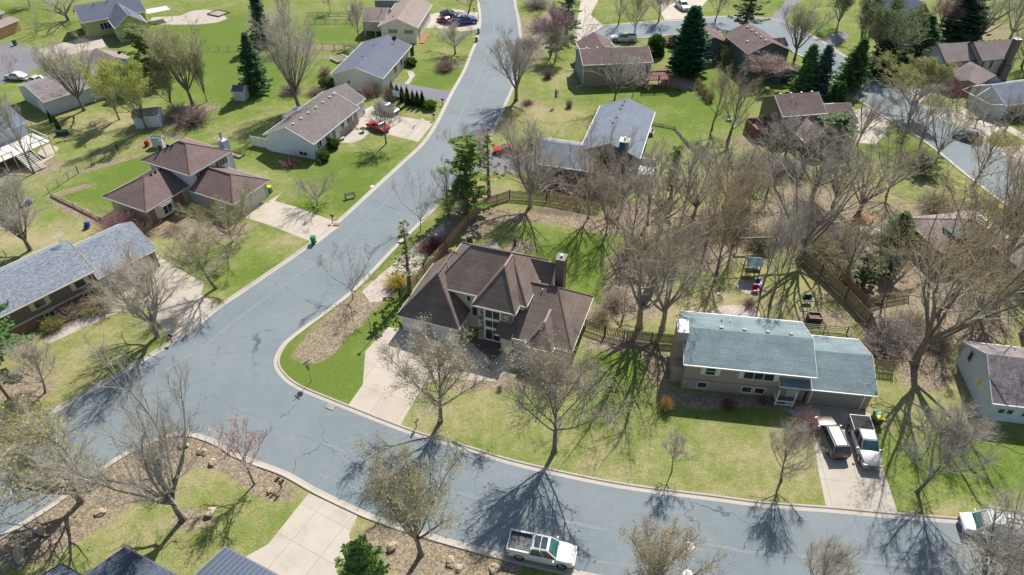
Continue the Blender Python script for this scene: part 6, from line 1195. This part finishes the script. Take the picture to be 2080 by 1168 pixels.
for a,z in ((0,2.75),(R(90),2.93)):
    m=MB(); c,s_=math.cos(a),math.sin(a); m.bar((-.42*c,-.42*s_,z),(.42*c,.42*s_,z),.03,.17); m.build('name_blade',M['teal_sign'],r)
r=empty('street_name_sign',G(1118,48),0,'green street name sign at the top beside the far kerb','street sign'); m=MB(); m.cyl((0,0,0),(0,0,3),.035,n=6); m.build('post',M['steel'],r); m=MB(); m.bar((-.5,0,2.9),(.5,0,2.9),.03,.2); m.bar((0,-.5,3.1),(0,.5,3.1),.03,.2); m.build('name_blade',M['teal_sign'],r)
# manhole covers ringed in white
for i,(b,l) in enumerate([((1401,1109),'white-ringed manhole cover in the street, upper one'),((1397,1166),'white-ringed manhole cover at the bottom edge')]):
    r=empty('manhole_cover',G(*b)+Vector((0,0,.005)),0,l,'manhole cover','manhole covers'); m=MB(); m.cyl((0,0,0),(0,0,.012),.40,n=24); m.build('ring',M['white'],r); m=MB(); m.cyl((0,0,.012),(0,0,.018),.27,n=24); 
    m.build('lid',M['offwhite'],r); m=MB(); m.box(-.16,.16,.02,.06,.018,.021); m.box(-.12,.12,-.07,-.03,.018,.021); m.build('mark',M['terracotta'],r)
m=MB(); m.box(-.45,.45,-.3,.3,.0,.05); 
for i in range(5): m.box(-.4+i*.18,-.34+i*.18,-.25,.25,.05,.06)
o=m.build('storm_drain',M['greywood']); o.location=G(672,827)+Vector((0,0,.02)); o.rotation_euler[2]=R(-25); tag(o,'storm drain grate in the kerb near the corner drive','drain')
o=MB().cyl((0,0,0),(0,0,.05),.35,n=20).build('utility_lid',M['offwhite']); o.location=G(756,379); tag(o,'small pale utility lid in the lawn near the left kerb','manhole cover')
# bench
r=empty('park_bench',G(712,403),R(28),'dark slatted bench on the left lawn near the kerb','bench'); m=MB()
for i in range(4): m.box(-.75,.75,-.2+i*.12,-.11+i*.12,.42,.46)
m.build('seat',M['greywood'],r); m=MB()
for i in range(3): m.box(-.75,.75,.28,.31,.52+i*.13,.61+i*.13)
m.build('backrest',M['greywood'],r)
for x in (-.7,.7): m=MB(); m.box(x-.04,x+.04,-.22,-.16,0,.62); m.box(x-.04,x+.04,.24,.3,0,.9); m.box(x-.04,x+.04,-.2,.28,.58,.63); m.build('leg',M['black'],r)
# boulders
def boulder(b,sx,sy,sz,label,seed):
    rr=random.Random(seed); import bmesh; bm=bmesh.new(); bmesh.ops.create_icosphere(bm,subdivisions=3,radius=1)
    from mathutils import noise as nz
    for v in bm.verts:
        n=nz.noise(v.co*1.1+Vector((seed,0,0)))*.45; v.co*=1+n
        v.co=Vector((round(v.co.x*2.2)/2.2*.45+v.co.x*.55,round(v.co.y*2.2)/2.2*.45+v.co.y*.55,max(v.co.z,-.4)))
        v.co=Vector((v.co.x*sx,v.co.y*sy,(v.co.z+.35)*sz))
    me=bpy.data.meshes.new('boulder'); bm.to_mesh(me); bm.free(); me.materials.append(M['boulder']); o=bpy.data.objects.new('boulder',me); COL.objects.link(o); o.location=G(*b); o.rotation_euler[2]=rr.uniform(0,6); tag(o,label,'boulder',group='landscape boulders')
for i,(b,sx,sy,sz,l) in enumerate([((428,1042),.55,.42,.42,'tan boulder on the grass right of the large bare tree'),((432,941),.42,.35,.35,'grey-tan boulder near the rounded street corner'),((797,1112),.5,.4,.4,'angular boulder in the bottom bed beside the wide drive'),((915,1142),.5,.35,.35,'boulder in the bottom bed right of the budding tree'),((1004,1155),.5,.45,.35,'boulder in the bottom bed near the white pickup'),((931,1156),.35,.3,.25,'small boulder beside the bottom middle one'),((549,998),.32,.3,.25,'pale rock beside the twin mailboxes'),((300,925),.7,.35,.3,'flat boulder in the corner bed by the street, left one'),((372,905),.5,.4,.35,'boulder in the corner bed under the big bare tree'),((412,918),.6,.4,.3,'boulder at the tip of the corner bed'),((228,972),.5,.3,.3,'boulder along the leafy kerb strip'),((205,1042),.5,.4,.3,'boulder on the lawn edge of the leafy strip'),((82,1078),.9,.35,.35,'long boulder in the lower left leaf strip, upper one'),((40,1128),1.1,.4,.35,'long boulder in the lower left leaf strip, lower one')]): boulder(b,sx,sy,sz,l,i+3)
# flag, basketball hoop, playset and small yard things
r=empty('garden_flag',G(1126,215),0,'red white and blue flag on a pole on the lawn left of the rusty shrub','flag'); m=MB(); m.cyl((0,0,0),(0,0,3.2),.03,n=6); m.build('pole',M['white'],r); m=MB(); m.box(.03,.3,-.02,.02,1.5,3.1); m.build('cloth',M['blue'],r); m=MB()
for i in range(3): m.box(.3+i*.14,.37+i*.14,-.02,.02,1.5,3.0)
m.build('stripe',M['red'],r)
r=empty('house_flag',G(199,602),R(50),'small red and white flag hanging by the taupe house','flag'); m=MB(); m.bar((0,0,1.2),(.5,.3,2.6),.04,.04); m.build('pole',M['white'],r); m=MB(); m.box(.2,.75,.15,.19,1.2,2.2); m.build('cloth',M['terracotta'],r)
r=empty('basketball_hoop',G(811,222),R(-30),'basketball hoop with pale round-cornered board by the arborvitae row','basketball hoop'); m=MB(); m.cyl((0,0,0),(0,0,3.0),.06,n=8); m.box(-.4,.4,-.6,.3,0,.25); m.build('post',M['darkmetal'],r); m=MB(); m.box(-.75,.75,-.45,-.4,2.7,3.7); m.build('backboard',M['s_pale'],r); m=MB(); m.cyl((0,-.7,2.95),(0,-.7,2.98),.23,n=12,cap=False); m.build('rim',M['red'],r)
r=empty('playset',G(1523,560),R(-5),'play tower with pale blue canopy in the shaded backyard','playset')
for x in (-.8,.8):
    for y in (-.8,.8): m=MB(); m.box(x-.06,x+.06,y-.06,y+.06,0,2.4); m.build('leg',M['wood'],r)
m=MB(); m.box(-.9,.9,-.9,.9,1.1,1.2); m.build('platform',M['wood'],r); m=MB(); m.add([(-1,-1,2.3),(1,-1,2.3),(1,0,2.9),(-1,0,2.9),(1,1,2.3),(-1,1,2.3)],[(0,1,2,3),(3,2,4,5)]); m.build('canopy',M['canvas_blue'],r); m=MB(); m.box(-.85,.85,-.88,-.84,1.2,1.7); m.build('side_panel',M['green_glass'],r)
r=empty('swing_frame',G(1530,508),R(0),'dark green slide and swing beam behind the play tower','swing set'); m=MB(); m.bar((-2.4,0,1.9),(2.2,.3,1.9),.25,.2); m.bar((-2.4,-.5,0),(-2.4,0,1.9),.1,.1); m.bar((-2.4,.6,0),(-2.4,0,1.9),.1,.1); m.build('beam',M['tarp'],r); m=MB(); m.bar((1.1,.1,1.9),(1.9,-1.6,.3),.5,.08); m.build('slide',M['dkgreen_plastic'],r)
for i,(b,l,mt) in enumerate([((1534,593),'red starred garden cushion chair on the round paving','red'),((1541,581),'blue garden cushion chair on the round paving','blue')]):
    r=empty('garden_chair',G(*b),R(20*i),l,'chair','cushioned garden chairs'); m=MB(); m.box(-.35,.35,-.35,.3,.3,.45); m.build('seat',M[mt],r); m=MB(); m.box(-.35,.35,.3,.4,.35,1.0); m.build('backrest',M[mt],r)
    for x in (-.3,.3):
        for y in (-.3,.3): m=MB(); m.box(x-.03,x+.03,y-.03,y+.03,0,.3); m.build('leg',M['darkmetal'],r)
r=empty('planter_box',G(1652,652),R(-5),'dark raised planter box with pale rim behind the teal-roofed garage','planter'); m=MB()
for a in ((-.75,.75,-.55,-.45),(-.75,.75,.45,.55),(-.75,-.65,-.45,.45),(.65,.75,-.45,.45)): m.box(*a,0,.9)
m.build('wall',M['darkmetal'],r); m=MB(); m.box(-.65,.65,-.45,.45,0,.7); m.build('soil',M['wood'],r); m=MB()
for a in ((-.82,.82,-.62,-.48),(-.82,.82,.48,.62),(-.82,-.68,-.48,.48),(.68,.82,-.48,.48)): m.box(*a,.9,.95)
m.build('rim',M['greywood'],r)
r=empty('arbor_swing',G(1637,615),R(0),'small wooden lounge frame with dark seat in the backyard shade','garden swing'); m=MB(); m.bar((-.9,-.7,0),(-.5,0,1.9),.08,.08); m.bar((-.9,.7,0),(-.5,0,1.9),.08,.08); m.bar((.9,-.7,0),(.6,0,1.9),.08,.08); m.bar((.9,.7,0),(.6,0,1.9),.08,.08); m.bar((-.5,0,1.9),(.6,0,1.9),.08,.08); m.build('frame',M['greywood'],r); m=MB(); m.box(-.5,.6,-.4,.3,.5,.6); m.box(-.5,.6,.25,.32,.6,1.1); m.build('seat',M['tarp'],r)
r=empty('compost_bin',G(954,492),R(20),'dark square bin behind the brown house by the fence','garden bin'); m=MB(); m.box(-.35,.35,-.35,.35,0,.95); m.build('body',M['darkmetal'],r); m=MB(); m.box(-.4,.4,-.4,.4,.95,1.02); m.build('lid',M['grey_plastic'],r)
r=empty('garden_statue',G(1046,500),0,'dark green garden ornament behind the brown house','garden ornament'); m=MB(); m.cyl((0,0,0),(0,0,.9),.2,.12,n=8); m.cyl((0,0,.9),(0,0,1.3),.2,.05,n=8); m.build('body',M['tarp'],r)
for i,(b,x,y,l) in enumerate([((478,315),1.6,1.2,'wood framed sandbox behind the plum-roofed house'),((444,28),2.0,3.6,'wood framed sandbox on the patio at the upper left')]):
    r=empty('sandbox',G(*b),R(-28),l,'sandbox','wooden sandboxes'); m=MB(); m.box(-x,x,-y*.5,-y*.5+.12,0,.3); m.box(-x,x,y*.5-.12,y*.5,0,.3); m.box(-x,-x+.12,-y*.5,y*.5,0,.3); m.box(x-.12,x,-y*.5,y*.5,0,.3); m.build('frame',M['wood'],r); m=MB(); m.box(-x+.1,x-.1,-y*.5+.1,y*.5-.1,0,.12); m.build('sand',M['greywood'],r)
r=empty('patio_table',G(738,268),0,'dark round patio table on the front walk of the ranch','table'); m=MB(); m.cyl((0,0,.68),(0,0,.72),.5,n=14); m.build('top',M['darkmetal'],r); m=MB(); m.cyl((0,0,0),(0,0,.68),.05,n=8); m.cyl((0,0,0),(0,0,.04),.25,n=10); m.build('leg',M['darkmetal'],r)
r=empty('wooden_bench',G(692,286),R(45),'pale wooden bench by the clipped round bushes','bench'); m=MB(); m.box(-.8,.8,-.2,.2,.4,.46); m.build('seat',M['cream'],r)
for x in (-.6,.6): m=MB(); m.box(x-.05,x+.05,-.18,.18,0,.4); m.build('leg',M['cream'],r)
r=empty('raised_bed',G(692,122),R(45),'stacked wooden raised bed left of the slate-roofed house','planter'); m=MB()
for i in range(4): m.box(-1.6,1.6,-1.4+i*.9,-1.2+i*.9,0,.5)
m.box(-1.6,-1.4,-1.4,1.5,0,.45); m.box(1.4,1.6,-1.4,1.5,0,.45); m.build('frame',M['cream'],r)
def sm(name,b,boxes,mat,label,cat,rz=0):
    m=MB()
    for q in boxes: m.box(*q)
    o=m.build(name,M[mat]); o.location=G(*b); o.rotation_euler[2]=rz; tag(o,label,cat)
sm('toy_car',(59,414),[(-.4,.4,-.25,.25,.1,.4),(-.2,.25,-.22,.22,.4,.65)],'blue','blue toy by the bare tree on the left lawn','toy'); sm('toy_slide',(180,462),[(-.3,.3,-.2,.2,.2,.9),(-.5,-.2,-.2,.2,.0,.4)],'blue','blue plastic garden toy behind the grey shingle roof','toy'); sm('ride_on_toy',(329,288),[(-.4,.4,-.3,.3,.1,.5),(-.1,.3,-.25,.25,.5,.8)],'red','red ride-on mower right of the tiny blue playhouse','garden machine'); sm('red_barrel',(300,296),[(-.3,.3,-.3,.3,0,.8),(-.25,.25,-.25,.25,.8,.9)],'red','red container left of the tiny blue playhouse','container')
sm('straw_bale',(1302,368),[(-.8,.8,-.5,.5,0,.9),(-.7,.7,-.4,.4,.9,1.2)],'cream','tan covered bale below the white deck of the navy house','bale'); sm('picnic_table',(1318,272),[(-1,1,-.4,.4,.68,.74),(-1,1,-.85,-.6,.4,.45),(-1,1,.6,.85,.4,.45),(-.8,-.7,-.7,.7,0,.68),(.7,.8,-.7,.7,0,.68)],'greywood','picnic table on the deck side of the navy house','table',R(75))
sm('lawn_chair',(1480,245),[(-.4,.4,-.4,.4,.3,.4),(-.4,.4,.35,.45,.4,1.0),(-.4,-.3,-.4,.4,0,.3),(.3,.4,-.4,.4,0,.3)],'offwhite','pale lawn chair on the green left of the taupe house','chair'); sm('planter_tub',(1762,472),[(-1.4,1.4,-1.0,1.0,0,.4),(-1.2,1.2,-.8,.8,.4,.5)],'offwhite','pale tarp-covered pile left of the dark green spruce','pile',R(-35)); sm('tarp_pile',(1752,450),[(-1.1,1.1,-1.3,1.3,0,.6),(-.9,.6,-1.0,.2,.6,.8)],'terracotta','reddish boards stacked left of the half hidden brown roof','pile',R(-40))
sm('leaf_bag',(1460,598),[(-.2,.2,-.15,.15,0,.15),(-.1,.1,-.1,.1,.15,.2)],'white','small white object on the back lawn behind the teal roof','litter'); sm('wheelbarrow',(116,510-6),[(-.4,.4,-.3,.3,.3,.55),(-.5,.5,-.05,.05,.0,.3)],'darkmetal','small dark cart behind the grey shingle roof','cart'); sm('grey_tote',(128,274),[(-.9,.9,-.4,.4,0,.7),(-.95,.95,-.45,.45,.7,.8)],'tarp','dark covered grill by the small arborvitae','grill',R(10))
